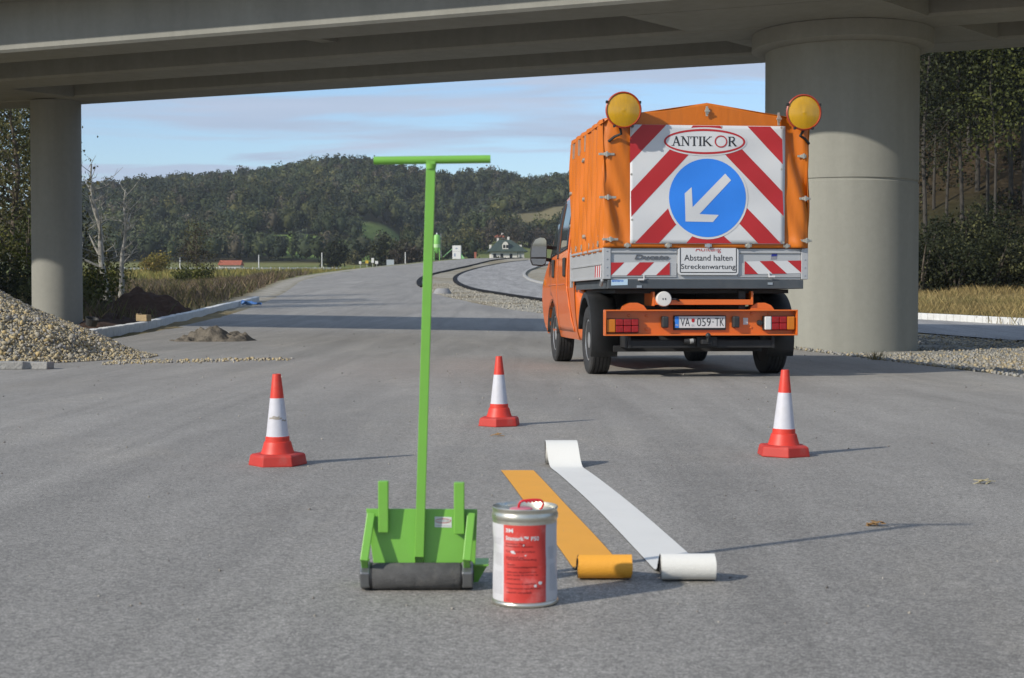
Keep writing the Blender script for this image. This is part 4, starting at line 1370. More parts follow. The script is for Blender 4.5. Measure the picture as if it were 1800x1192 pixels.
for s in (-1, 1):
    g = .08
    def sdecal(polys, name, m, off, parent, solid=.004, sm=40):
        mb = decal(polys, side(s, off), .12, .06)
        return mb.build(name, m, parent, smooth=sm, solid=solid)
    rd = sdecal([[(2.44, .42), (3.655, .42), (3.655, 1.25), (2.80, 1.25), (2.80, .95)], [(2.80, 1.25), (3.655, 1.25), (3.70, 2.06), (2.80, 2.06)]], 'rear_door', M_ORANGE, .006, truck, .006)
    fd = sdecal([[(3.685, .42), (3.80, .42), (3.85, .60), (3.98, .76), (4.12, .83), (4.30, .86), (4.30, 1.25), (3.685, 1.25)], [(3.685, 1.25), (4.30, 1.25), (4.30, 1.40), (3.82, 1.98), (3.72, 2.06)]], 'front_door', M_ORANGE, .006, truck, .006)
    sdecal([[(2.90, 1.42), (3.56, 1.38), (3.60, 2.02), (2.92, 2.02)]], 'window', M_GLASS, .0125, rd, .004)
    sdecal([[(2.88, 1.40), (3.58, 1.36), (3.58, 1.385), (2.88, 1.425)]], 'window_trim', M_BLACKP, .016, rd, .004)
    sdecal([[(3.78, 1.36), (4.28, 1.33), (4.28, 1.44), (3.84, 1.93), (3.80, 1.97)]], 'window', M_GLASS, .0125, fd, .004)
    sdecal([[(3.63, 1.30), (3.74, 1.30), (3.78, 2.02), (3.66, 2.02)]], 'door_pillar', M_BLACKP, .013, fd, .004)
    sdecal([[(4.32, 1.30), (4.44, 1.24), (3.93, 1.90), (3.86, 1.96)]], 'pillar_trim', M_BLACKP, .012, fd, .004)
    for y, d_ in ((2.99, rd), (3.98, fd)):
        mb = MB(); x = s * (cabw(1.2) + .022)
        mb.box(x - .018, x + .018, y - .055, y + .055, 1.07, 1.30); mb.build('door_handle', M_BLACKP, d_, bevel=.016)
    mb = MB(); x = s * (cabw(.98) + .012); mb.box(x - .006, x + .006, 2.95, 3.62, .975, .985); mb.box(x - .006, x + .006, 3.70, 4.5, .975, .985); mb.build('crease', M_ORANGE, cab, bevel=.003)
    mb = MB(); x = s * (cabw(.7) + .01); mb.box(x - .008, x + .008, 4.9, 5.0, .98, 1.06); mb.build('side_indicator', M_AMBERTL, cab, bevel=.006)
    # front arch lining
    mb = MB(); n = 12; vs, fs = [], []
    for i in range(n + 1):
        a = R(180 * i / n); vs += [(s * .62, FA + .03 - .43 * math.cos(a), .37 + .43 * math.sin(a)), (s * (1.0), FA + .03 - .43 * math.cos(a), .37 + .43 * math.sin(a))]
    for i in range(n): fs.append((2 * i, 2 * i + 1, 2 * i + 3, 2 * i + 2))
    mb.raw(vs, fs); mb.build('arch_lining', M_BLACKP, cab, smooth=40, solid=.01)
    # lower skirt behind the cab, ahead of the rear wheel
    def skirt(u, v):
        z = .33 + .63 * v
        y0 = 1.62 + .55 * v ** 1.4
        return (s * (cabw(z) - .01 - .09 * (1 - u)), y0 + (2.30 - y0) * u, z)
    mb = MB(); mb.grid(skirt, 8, 12); mb.build('side_skirt', M_ORANGE, truck, smooth=40, solid=.02)
    # mirror
    mx = s * 1.165; my = 4.30
    def mo(u, v):   # rounded outline
        pass
    P = [(-.085, -.185), (.05, -.195), (.095, -.17), (.108, -.10), (.112, .05), (.110, .15), (.085, .187), (.02, .197), (-.05, .17), (-.095, .10), (-.112, 0.0), (-.112, -.12)]
    if s < 0:
        P = P
    else:
        P = [(-u, v) for u, v in P][::-1]
    mb = MB(); mb.prism(P, lambda u, v: (mx + u, my, 1.415 + v), lambda u, v: (mx + u * .8, my + .10, 1.415 + v * .85)); mi_ = mb.build('mirror', M_BLACKP, truck, bevel=.012, recalc=True)
    tilt = lambda k0: (lambda u, v: (mx + u, my - .020 + s * u * .16 - v * .035, 1.415 + v))
    up = [(u * .86, v * .9) for u, v in P]
    up_ = clip_half(up, 1, -.075, False); lo_ = clip_half(up, 1, -.095, True)
    decal([up_], tilt(1)).build('mirror_glass', M_MIRROR, mi_)
    decal([lo_], tilt(1)).build('mirror_glass', M_MIRROR, mi_)
    for dz in (.06, -.10):
        mb = MB(); mb.bar((mx - s * .08, my + .05, 1.415 + dz), (s * .955, my + .09, 1.40 + dz), .035, .045); mb.build('arm', M_BLACKP, mi_, bevel=.006)
mb = MB(); mb.raw([(-.80, 4.60, 1.335), (.80, 4.60, 1.335), (.74, 3.90, 2.015), (-.74, 3.90, 2.015)], [(0, 1, 2, 3)]); mb.build('windscreen', M_GLASS, truck, solid=.006)
mb = MB(); mb.box(-.7, .7, CAB0 - .012, CAB0 - .004, 1.45, 1.98); mb.build('rear_window', M_GLASS, truck)
mb = MB(); mb.box(-.9, .9, 5.16, 5.28, .36, .62); mb.build('front_bumper', M_BLACKP, truck, bevel=.03)


# ------------------------------------------------------------------ green hand roller
RX, RY = -.2595, 4.04
tool = empty('hand_roller', (RX, RY, .004), R(0.6), label='bright green hand roller with tall T handle and grey rubber drum', cat='roller')


def lx(px): return (px - 733) / 643.0
def lz(py): return (1037.4 - py) / 643.0


def tbox(name, x0, x1, y0, y1, z0_, z1_, m=M_GREEN, par=None, bevel=.0025):
    mb = MB(); mb.box(x0, x1, y0, y1, z0_, z1_); return mb.build(name, m, par or tool, bevel=bevel)


mb = MB(); mb.lathe([(.034, -.124), (.0365, -.120), (.0365, .116), (.034, .120)], 40, Matrix.Translation((-.001, 0, .0365)) @ Matrix.Rotation(R(90), 4, 'Y'))
mb.build('drum', M_ROLLER, tool, smooth=35)
for s, a, b in ((-1, -.155, -.127), (1, .122, .153)):
    mb = MB(); mb.lathe([(.039, a), (.0415, a + .004), (.0415, b - .004), (.039, b)], 6, Matrix.Translation((0, 0, .0385)) @ Matrix.Rotation(R(90), 4, 'Y') @ Matrix.Rotation(R(12), 4, 'Z'))
    hx = mb.build('end_nut', mat('nut_steel', (.22, .225, .23), .42, metal=.85, var=.2, vscale=14), tool, bevel=.003)
    mb = MB(); e = b if s > 0 else a
    mb.lathe([(.001, e + .002 * s), (.014, e + .002 * s), (.014, e - .004 * s)], 16, Matrix.Translation((0, 0, .0385)) @ Matrix.Rotation(R(90), 4, 'Y')); mb.build('dark_axle_disc', M_DARKP, hx)  # no opening cut: dark disc paints the shade of the axle hole
    mb = MB(); mb.lathe([(.037, (b if s < 0 else a) - .0005), (.037, (b + .004 if s < 0 else a - .004))], 24, Matrix.Translation((0, 0, .0365)) @ Matrix.Rotation(R(90), 4, 'Y')); mb.build('washer', M_DARKP, tool, smooth=30)
mb = MB()
mb.raw([(lx(641), .028, .218), (lx(838.5), .028, .216), (lx(835), .014, .066), (lx(655), .014, .066), (lx(641), .036, .218), (lx(838.5), .036, .216), (lx(835), .022, .066), (lx(655), .022, .066)],
       [(3, 2, 1, 0), (4, 5, 6, 7), (0, 1, 5, 4), (1, 2, 6, 5), (2, 3, 7, 6), (3, 0, 4, 7)])
plate = mb.build('shield_plate', M_GREEN, tool, bevel=.0015, recalc=True)
pb, pt = Vector((.0045, .004, .068)), Vector((.039, .006, 1.172))
# square tube handle: four walls so that its open foot shows
mb = MB()
dirv = (pt - pb).normalized(); ax = dirv.cross(Vector((0, 1, 0))).normalized(); ay = Vector((0, 1, 0))
o_, i_ = .0125, .0098
def sq(c, h): return [c + ax * h * i + ay * h * j for i, j in ((-1, -1), (1, -1), (1, 1), (-1, 1))]
foot = pb + Vector((0, 0, 0))
vs = sq(foot, o_) + sq(pt, o_) + sq(foot, i_) + sq(foot + dirv * .05, i_)
vs[0] = vs[0] + dirv * .022; vs[1] = vs[1] + dirv * .022; vs[8] = vs[8] + dirv * .022; vs[9] = vs[9] + dirv * .022
fs = [(0, 1, 5, 4), (1, 2, 6, 5), (2, 3, 7, 6), (3, 0, 4, 7), (7, 6, 5, 4)] + [(8 + i, 8 + (i + 1) % 4, (i + 1) % 4, i) for i in range(4)] + [(12 + i, 12 + (i + 1) % 4, 8 + (i + 1) % 4, 8 + i) for i in range(4)] + [(12, 13, 14, 15)]
mb.raw(vs, fs)
mb.build('handle_post', M_GREEN, tool, bevel=.0012, recalc=True)
tl, trr = Vector((-.117, .006, 1.1735)), Vector((.201, .004, 1.178))
mb = MB()
n = 20; d_ = (trr - tl).normalized()
prof = [(.0112, 0), (.0112, (trr - tl).length), (.0092, (trr - tl).length), (.0092, (trr - tl).length - .03), (.0005, (trr - tl).length - .03)]
q = d_.to_track_quat('Z', 'Y').to_matrix().to_4x4()
mb.lathe(prof, 24, Matrix.Translation(tl) @ q)
tbar = mb.build('grip_bar', M_GREEN, tool, smooth=35)
mb = MB(); mb.lathe([(.0005, -.0006), (.0091, -.0006)], 16, Matrix.Translation(trr - d_ * .027) @ q); mb.build('dark_bore_disc', M_DARKP, tbar)  # dark disc inside the bar end, colouring the bore as deep shade
mb = MB(); mb.tube([pt - dirv * .022 + Vector((0, -.004, 0)), pt + Vector((0, -.004, -.008))], [.0135, .0155], 10); mb.build('weld', M_GREEN, tbar, smooth=50)
tbox('upright_bar', lx(664), lx(682), -.002, .022, lz(937), lz(846))
tbox('upright_bar', lx(797.5), lx(816), -.002, .022, lz(940), lz(848.5))
for xa, xb in ((-.128, -.142), (.1475, .136)):
    mb = MB(); mb.bar((xa, .016, .206), (xb, -.048, .086), .022, .016, up=(0, 1, 0)); mb.build('side_arm', M_GREEN, tool, bevel=.002)
    mb = MB(); mb.bar((xb, -.046, .092), (xb, -.004, .050), .018, .012, up=(0, 1, 0)); mb.bar((xb, -.004, .058), (xb + .004, .026, .075), .012, .02); mb.build('axle_lug', M_GREEN, tool, bevel=.002)
for s in (-1, 1):
    mb = MB()
    tri = [(.0, .0), (.0, .066), (.085, .046), (.085, .040), (.03, 0)]
    mb.prism([(.03, .062), (.13, .062), (.085, .004), (.06, .004)], lambda u, v: (s * .148, u, v), lambda u, v: (s * .154, u, v))
    if s > 0:
        mb.prism([(.03, .058), (.13, .058), (.13, .063), (.03, .063)], lambda u, v: (s * .154, u, v), lambda u, v: (s * .195, u, v))
    if s > 0:
        mb.prism([(.154, .058), (.195, .058), (.165, .004), (.154, .004)], lambda u, v: (u, .078, v), lambda u, v: (u, .084, v))
    mb.build('rear_foot', M_GREEN, tool, recalc=True)
def pf2(off): return lambda u, v: (u, .014 + (v - .066) / .152 * .014 - off, v)
st = decal([[(lx(763), lz(929.5)), (lx(793), lz(930.5)), (lx(793), lz(912)), (lx(763), lz(911))]], pf2(.0008)).build('sticker', M_WHITEP, plate)
mb = decal(ring(lx(778), lz(918.5), .0215, .0066, .0016, 32), pf2(.0014)); mb.build('oval_ring', M_REDP, st)
mb = decal(text_polys('ANTIKOR', (lx(768), lx(788), lz(921), lz(916))), pf2(.0014)); decal([[(lx(764.5), lz(927.2)), (lx(791.5), lz(928)), (lx(791.5), lz(927)), (lx(764.5), lz(926.2))]], pf2(.0014), mb=mb)
mb.build('lettering', M_LABELG, st)

# ------------------------------------------------------------------ tin of primer
can = empty('primer_tin', (.0342, 3.87, .004), 0, label='dented red and white labelled metal tin with red carrying grip', cat='tin')
CRD = .0845


def dent(a, z):
    """tin radius at angle a (0 = towards the camera, + to the right) and height z"""
    r_ = CRD
    r_ -= .0055 * math.exp(-((a + 1.25) / .45) ** 2 - ((z - .125) / .05) ** 2)
    r_ -= .0045 * math.exp(-((a - 1.2) / .5) ** 2 - ((z - .16) / .055) ** 2)
    r_ -= .004 * math.exp(-((a - .1) / .3) ** 2 - ((z - .10) / .07) ** 2) * (1 + .5 * math.sin(z * 90))
    r_ += .0010 * math.sin(a * 5 + z * 40) * math.exp(-((z - .12) / .07) ** 2)
    return r_


def canp(off):
    def f(u, v):
        a = u / CRD
        r_ = dent(a, v) + off
        return (r_ * math.sin(a), -r_ * math.cos(a), v)
    return f


mb = MB()
nz, na = 40, 96
vs, fs = [], []
for j in range(nz + 1):
    z = .006 + .222 * j / nz
    for i in range(na):
        a = 2 * math.pi * i / na
        aa = a if a < math.pi else a - 2 * math.pi
        p = canp(0)(aa * CRD, z); vs.append(p)
for j in range(nz):
    for i in range(na):
        fs.append((j * na + i, j * na + (i + 1) % na, (j + 1) * na + (i + 1) % na, (j + 1) * na + i))
mb.raw(vs, fs); mb.build('tin_body', M_TIN, can, smooth=50)
mb = MB()
mb.lathe([(.082, .0), (.0875, .002), (.0885, .006), (.0875, .011), (.0845, .013)], 72); mb.build('bottom_rim', M_TIN, can, smooth=60)
mb = MB()
mb.lathe([(.0845, .222), (.0868, .226), (.0868, .236), (.0848, .240), (.0842, .246), (.0862, .249), (.0865, .253), (.0848, .255), (.0832, .253), (.082, .244), (.070, .2435), (.0005, .2445)], 72)
lid = mb.build('lid', M_TIN, can, smooth=40)
mb = MB(); mb.lathe([(.030, .244), (.030, .249), (.024, .251), (.0005, .2515)], 32, Matrix.Translation((-.01, -.01, 0))); mb.build('spout_cap', mat('cap_pink', (.55, .16, .2), .45, dirt=(.5, .48, .44), dscale=30, damt=.8), can, smooth=40)
pts = smooth_path([(-.016, -.015, .246), (-.016, -.018, .258), (-.010, -.020, .268), (.004, -.020, .271), (.024, -.020, .2725), (.040, -.019, .271), (.047, -.017, .262), (.044, -.015, .252), (.038, -.014, .246)], 40)
rad = [.0030] * 40
mb = MB(); mb.tube(pts, .0032, 10)
for x in (.004, .014, .024, .034):
    mb.tube([(x - .004, -.020, .2695), (x, -.020, .2655), (x + .004, -.020, .2695)], .0022, 8)
mb.build('grip', M_HANDLE, can, smooth=50)
ang = lambda px: math.asin(max(-1, min(1, (px - 923) / 56.5))) * CRD
cz = lambda py: .8 - (py - 523.0) / 2600 * 3.82
half = math.pi * CRD * .80
l0, l1 = .014, .214
lab = decal([[(-half, l0), (half, l0), (half, l1), (-half, l1)]], canp(.0005), .006, .008).build('label', M_LABELW, can, smooth=60)
ra, rb = ang(886), ang(958.5)
decal([[(ra, l0), (rb, l0), (rb, l1), (ra, l1)]], canp(.0009), .006, .008).build('red_panel', M_LABELR, lab, smooth=60)


def cy5(y): return cz(860 + y / 5.18)
def cx5(x): return ang(840 + x / 5.18)


mb = decal(text_polys('3M', (cx5(256), cx5(322), cy5(388), cy5(350)), .03), canp(.0013), .006, .008)
mb.build('lettering', M_WHITEP, lab); mb = MB()
decal(text_polys('Stamark™ P50', (cx5(256), cx5(552), cy5(458), cy5(418)), .025), canp(.0013), .006, .008, mb=mb)
mb.build('lettering', M_WHITEP, lab)
mb = MB()
lines = [('Pavement Tape', 500, 258, 430), ('Preparation Adhesive', 524, 258, 498), ('Traitement de surface', 568, 260, 515), ('Klebstoff zur', 622, 264, 420), ('Untergrundvorbehandlung', 642, 266, 530),
         ('Wegdek', 690, 268, 340), ('voorbehandelingsmiddel', 712, 270, 535), ('Adhesivo de preparacion', 758, 270, 535), ('para cintas de marcaje de', 784, 270, 546), ('pavimento', 820, 270, 384),
         ('Preparatore di superficie', 862, 268, 520), ('Preparazione superficie per', 904, 266, 570), ('nastri stradali', 940, 266, 484), ('5 l', 1012, 262, 284)]
for s_, y, xa, xb in lines:
    decal(text_polys(s_, (cx5(xa), cx5(xb), cy5(y), cy5(y - 20)), .012), canp(.0013), .008, .01, mb=mb)
mb.build('small_print', M_LABELT, lab)
mb = MB()
for xa, xb, ya, yb in ((134, 218, 450, 505), (140, 222, 590, 700), (150, 226, 760, 960), (640, 700, 530, 640), (645, 705, 690, 930)):
    y = ya
    while y < yb:
        a, b = cx5(xa), cx5(xb) - random.uniform(0, .004)
        decal([[(a, cy5(y + 4)), (b, cy5(y + 4)), (b, cy5(y)), (a, cy5(y))]], canp(.0011), .008, .01, mb=mb); y += 13
    mb.build('fine_print', M_LABELG, lab); mb = MB()
mb = MB()
for cx0, cy0, k in ((318, 562, 1.0), (335, 575, .6), (432, 592, .5), (520, 872, .8), (560, 850, 1.0), (415, 500, .45)):
    P = [(cx5(cx0 + k * 22 * math.cos(t) * random.uniform(.5, 1)), cy5(cy0 + k * 20 * math.sin(t) * random.uniform(.5, 1))) for t in [i * math.pi / 4 for i in range(8)]]
    c0 = (cx5(cx0), cy5(cy0))
    decal([[c0, P[i], P[(i + 1) % 8]] for i in range(8)], canp(.0016)).build('paint_chip', M_WHITEP, lab)


# ------------------------------------------------------------------ marking tapes
def tape(name, label, path, m, halfw, edge_wave=0.0):
    P = smooth_path(path, 260)
    root = empty(name, P[0].copy(), 0, label=label, cat='marking tape')
    base = P[0].copy()
    th = .0024
    n = len(P)
    nr = []
    for i in range(n):
        d = P[min(i + 1, n - 1)] - P[max(i - 1, 0)]
        nr.append(Vector((0, d.z, -d.y)).normalized())          # towards the upper, printed side
    wob = [.0016 * math.sin(i * .13) + .0008 * math.sin(i * .41) for i in range(n)]
    mb = MB()

    def sheet(k0, mi, flip):
        vs, fs = [], []
        for i, p in enumerate(P):
            q = p + nr[i] * k0 - base
            for u in (-1, -.5, 0, .5, 1):
                vs.append((q.x + u * halfw + wob[i], q.y, q.z))
        for i in range(n - 1):
            for k in range(4):
                a = i * 5 + k
                f = (a, a + 1, a + 6, a + 5)
                fs.append(f[::-1] if flip else f)
        mb.raw(vs, fs, mi)
    sheet(0, 0, True)
    sheet(-th, 1, False)
    for u in (-1, 1):
        vs, fs = [], []
        for i, p in enumerate(P):
            a_ = p - base; b_ = p - nr[i] * th - base
            vs += [(a_.x + u * halfw + wob[i], a_.y, a_.z), (b_.x + u * halfw + wob[i], b_.y, b_.z)]
        for i in range(n - 1):
            f = (2 * i, 2 * i + 1, 2 * i + 3, 2 * i + 2)
            fs.append(f if u > 0 else f[::-1])
        mb.raw(vs, fs, 1)
    for i in (0, n - 1):
        a_ = P[i] - base; b_ = P[i] - nr[i] * th - base
        mb.raw([(a_.x - halfw, a_.y, a_.z), (a_.x + halfw, a_.y, a_.z), (b_.x + halfw, b_.y, b_.z), (b_.x - halfw, b_.y, b_.z)], [(0, 1, 2, 3)], 1)
    mb.build('tape_strip', [m, M_TAPEBACK], root, smooth=50)
    return root


def near_roll(cx, cyy, r, x_of, y_start):
    """ground -> up the back -> over the top -> round into a spiral"""
    pts = [(x_of(y_start), y_start, .0075), (x_of(cyy + .15), cyy + .15, .009), (cx, cyy + .105, .020), (cx, cyy + .066, .044), (cx, cyy + .032, .064)]
    turns = 3.2
    n = int(turns * 16)
    for k in range(n + 1):
        t = math.pi / 2 + 2 * math.pi * k / 16
        rr = r - .0035 * k / 16 * 1.0
        pts.append((cx, cyy + rr * math.cos(t), r + .006 + rr * math.sin(t)))
    return pts


def lerp2(y, ya, xa, yb, xb): return xa + (xb - xa) * (y - ya) / (yb - ya)


xw = lambda y: lerp2(y, 6.95, .262, 4.30, .497)
xy_ = lambda y: lerp2(y, 6.84, .024, 4.30, .262)
ptsY = [(xy_(y), y, .0075) for y in (6.84, 6.4, 6.0, 5.6, 5.2, 4.8, 4.5)] + near_roll(.263, 4.185, .0345, xy_, 4.40)
tape('yellow_tape', 'yellow road marking tape unrolled on asphalt behind the tin', ptsY, M_TAPEY, .0755)
far = []
fr_, fc = .057, (7.125, .062)
for k in range(38, -1, -1):
    t = math.pi / 2 - 2 * math.pi * k / 16
    rr = fr_ - .0035 * k / 16
    far.append((.238, fc[0] + rr * math.cos(t), fc[1] + rr * math.sin(t)))
far += [(.239, 7.085, .108), (.242, 7.045, .082), (.247, 7.005, .045), (.254, 6.965, .016), (.262, 6.91, .008)]
bow = lambda y: xw(y) + .012 * math.sin(math.pi * (6.95 - y) / 2.65)
ptsW = far + [(bow(y), y, .0075) for y in (6.7, 6.3, 5.9, 5.5, 5.1, 4.7, 4.5)] + near_roll(.497, 4.165, .0375, xw, 4.36)
tape('white_tape', 'white road marking tape with a roll at each end, right of yellow strip', ptsW, M_TAPEW, .0765)


# ------------------------------------------------------------------ traffic cones
def cone_parts(root):
    mb = MB(); rb = .140
    mb.lathe([(rb, .0), (rb, .006), (rb - .008, .048), (rb - .020, .055), (.07, .058)], 6); mb.build('cone_base', M_CONEB, root, bevel=.004)
    mb = MB(); mb.lathe([(.083, .052), (.078, .064), (.071, .085), (.0655, .107), (.0635, .112), (.0585, .114), (.057, .135), (.0545, .1385)], 48); mb.build('cone_skirt', M_CONE, root, smooth=30)
    mb = MB(); mb.lathe([(.0552, .1385), (.0540, .140), (.0335, .321), (.0322, .322)], 48); mb.build('white_band', M_CONEW, root, smooth=30)
    mb = MB(); mb.lathe([(.0332, .321), (.0205, .432), (.0195, .437), (.0165, .437), (.0155, .42), (.0005, .42)], 40); mb.build('cone_tip', M_CONE, root, smooth=30)


for (px, py, rz, lb) in ((488.5, 815, 8, 'red and white traffic cone with a dirty band, left of the green roller'),
                         (877.5, 746, 22, 'red and white traffic cone in the middle, farthest of the three'),
                         (1377, 799, 30, 'red and white traffic cone on the right below the truck bumper')):
    p = on(px, py)
    t = empty('traffic_cone', (p.x, p.y, .004), R(rz), label=lb, cat='traffic cone', group='traffic cones standing round the tapes')
    cone_parts(t)
    t.rotation_euler = (R((px % 7) * .22 - .6), R((py % 5) * .3 - .5), R(rz))
    if px < 600:
        for a0, a1, za, zb_ in ((215, 300, .222, .229), (240, 285, .229, .236), (300, 335, .212, .219)):
            rr = lambda z: .0542 - (z - .140) * .1133 + .0006
            mb = MB(); mb.grid(lambda u, v: (rr(za + (zb_ - za) * v) * math.cos(R(a0 + (a1 - a0) * u)), rr(za + (zb_ - za) * v) * math.sin(R(a0 + (a1 - a0) * u)), za + (zb_ - za) * v + .002 * math.sin(u * 7)), 8, 1)
            mb.build('dirt_smear', mat('smear', (.30, .27, .23), .8), t)

# ------------------------------------------------------------------ heaps
ICO_V = None


def ico():
    bm_ = bmesh.new(); bmesh.ops.create_icosphere(bm_, subdivisions=1, radius=1)
    V = np.array([v.co[:] for v in bm_.verts]); Ft = np.array([[v.index for v in f.verts] for f in bm_.faces]); bm_.free()
    return V, Ft


IV, IF = ico()
# chipped block with its corners knocked about: 10 points
CV = np.array([(-.8, -.7, -.6), (.8, -.75, -.6), (.75, .75, -.6), (-.75, .7, -.6), (-.7, -.75, .55), (.65, -.6, .65), (.7, .7, .5), (-.6, .65, .65), (0, 0, .95), (0, 0, -.9)])
CF = np.array([(4, 5, 8), (5, 6, 8), (6, 7, 8), (7, 4, 8), (1, 0, 9), (2, 1, 9), (3, 2, 9), (0, 3, 9), (0, 1, 5), (0, 5, 4), (1, 2, 6), (1, 6, 5), (2, 3, 7), (2, 7, 6), (3, 0, 4), (3, 4, 7)])


def stones(C, size, rg):
    """angular stones at C"""
    n = len(C)
    k = len(CV)
    V = CV[None] * (1 + rg.uniform(-.5, .35, (n, k, 3)))
    sc = np.asarray(size)[:, None] * rg.uniform(.55, 1.15, (n, 3))
    V = V * sc[:, None, :]
    q = rg.normal(size=(n, 4)); q /= np.linalg.norm(q, axis=1)[:, None]
    w, x, y, z = q.T
    Rm = np.stack([1 - 2 * (y * y + z * z), 2 * (x * y - z * w), 2 * (x * z + y * w), 2 * (x * y + z * w), 1 - 2 * (x * x + z * z), 2 * (y * z - x * w),
                   2 * (x * z - y * w), 2 * (y * z + x * w), 1 - 2 * (x * x + y * y)], -1).reshape(n, 3, 3)
    V = np.einsum('nij,nkj->nki', Rm, V) + C[:, None, :]
    Fq = (CF[None] + (np.arange(n) * k)[:, None, None]).reshape(-1, 3)
    return V.reshape(-1, 3), Fq, k


def stone_tints(n, rg, pal):
    pal = np.array(pal)
    t = pal[rg.integers(0, len(pal), n)]
    return t * rg.uniform(.82, 1.15, (n, 1))


PAL_G = [(.35, .295, .185), (.37, .305, .185), (.29, .265, .21), (.39, .30, .15), (.27, .26, .24), (.33, .295, .225), (.385, .335, .235)]
GC = Vector((-9.15, 20.3, 0))


def gravel_h(X, Y):
    rr = np.hypot(X - GC.x, (Y - GC.y) * 1.35) + vnoise(X, Y, 1.4, 11) * .5 + vnoise(X, Y, .5, 12) * .16
    h = .40 * (4.15 - rr)
    h = np.where(h < .25, np.maximum(0, (h + .12)) ** 2 * 1.8, h)
    return np.minimum(h, 1.7)


gp = empty('gravel_pile', (GC.x, GC.y, 0), label='large heap of beige crushed stone on the left beneath the bridge column', cat='gravel pile')
g = np.linspace(-5.2, 5.2, 90)
GX, GY = np.meshgrid(g + GC.x, g + GC.y)
GZ = gravel_h(GX, GY) - .03
idx = np.arange(90 * 90).reshape(90, 90)
Fq = np.stack([idx[:-1, :-1], idx[:-1, 1:], idx[1:, 1:], idx[1:, :-1]], -1).reshape(-1, 4)
np_mesh('mound', np.stack([GX - GC.x, GY - GC.y, GZ], -1).reshape(-1, 3), Fq, mat('mound_grit', (.36, .315, .22), .95, var=.4, vscale=25, bump=1, bscale=50, spec=.15), gp, smooth=True)
n = 40000
Xs = rng.uniform(-8.6, -4.3, n); Ys = rng.uniform(16.0, 23.2, n)
h = gravel_h(Xs, Ys)
keep = h > .012
Xs, Ys, h = Xs[keep], Ys[keep], h[keep]
sz = rng.uniform(.009, .024, len(Xs)) * np.where(rng.random(len(Xs)) < .10, 1.7, 1)
C = np.stack([Xs - GC.x, Ys - GC.y, h - sz * .05], -1)
V, Ft, k = stones(C, sz, rng)
o = np_mesh('gravel', V, Ft, M_STONE, gp, np.repeat(stone_tints(len(C), rng, PAL_G), k, 0)); o['kind'] = 'stuff'
# the bigger pieces at the front of the heap, one by one
big_i = 0
for k_ in range(1500):
    X = random.uniform(-6.9, -4.6); Y = random.uniform(16.6, 19.5)
    hh = float(gravel_h(np.array(X), np.array(Y)))
    if .03 < hh < .55:
        C1 = np.zeros((1, 3)); V, Ft, k = stones(C1, [random.uniform(.030, .048)], rng)
        o = np_mesh('stone', V, Ft, M_STONE, gp, np.repeat(stone_tints(1, rng, PAL_G), k, 0)); o.location = (X - GC.x, Y - GC.y, hh + .015)
        big_i += 1
        if big_i >= 90: break
# tail of scattered stones on the road
n = 420
u = rng.random(n) ** 1.5
Xs = -5.0 + u * 2.1; Ys = 18.4 + u * 1.2 + rng.normal(0, .30, n) * (1 - .3 * u)
sz = rng.uniform(.010, .026, n)
V, Ft, k = stones(np.stack([Xs, Ys, .004 + sz * .4], -1), sz, rng)
o = np_mesh('scattered_gravel', V, Ft, M_STONE, None, np.repeat(stone_tints(n, rng, PAL_G), k, 0)); tag(o, 'thin tail of loose stones spilling from the heap across the road', kind='stuff')
# stony shoulder right of the pillar
n = 9000
Xs = rng.uniform(4.2, 10.5, n); Ys = rng.uniform(13.5, 33, n)
keep = Xs > xright(Ys) + .0
Xs, Ys = Xs[keep], Ys[keep]
sz = rng.uniform(.012, .034, len(Xs))
V, Ft, k = stones(np.stack([Xs, Ys, T(Xs, Ys) + sz * .3], -1), sz, rng)
o = np_mesh('shoulder_gravel', V, Ft, M_STONE, None, np.repeat(stone_tints(len(Xs), rng, [(.27, .26, .235), (.30, .285, .24), (.24, .24, .23), (.33, .28, .185)]), k, 0))
tag(o, 'grey gravel and clay shoulder at the foot of the big pillar', kind='stuff')
# stones in the median between the two roads
n = 6500
Ys = 46 + 50 * rng.random(n) ** 1.3
Xs = xright(Ys) + rng.uniform(.1, 7, n)
keep = (Xs < 6)
Xs, Ys = Xs[keep], Ys[keep]
sz = rng.uniform(.012, .045, len(Xs))
V, Ft, k = stones(np.stack([Xs, Ys, T(Xs, Ys)], -1), sz, rng)
o = np_mesh('median_gravel', V, Ft, M_STONE, None, np.repeat(stone_tints(len(Xs), rng, [(.36, .34, .29), (.30, .28, .24), (.40, .37, .30), (.20, .18, .14)]), k, 0))
tag(o, 'rough stony strip between the two curving roads', kind='stuff')
# grit on the road
n = 420
Ys = 3.6 + 30 * rng.random(n) ** 1.4; Xs = rng.uniform(-.36, .36, n) * Ys
keep = (Xs < xright(Ys) - .2)
Xs, Ys = Xs[keep], Ys[keep]
sz = rng.uniform(.0012, .0038, len(Xs)) * (1 + Ys / 8)
V, Ft, k = stones(np.stack([Xs, Ys, zroad(Ys) + .004 + sz * .3], -1), sz, rng)
o = np_mesh('road_grit', V, Ft, M_STONE, None, np.repeat(stone_tints(len(Xs), rng, [(.30, .28, .24), (.14, .13, .12), (.20, .18, .16), (.36, .34, .30)]), k, 0))
tag(o, 'small stones and crumbs of dirt lying about the asphalt', kind='stuff')


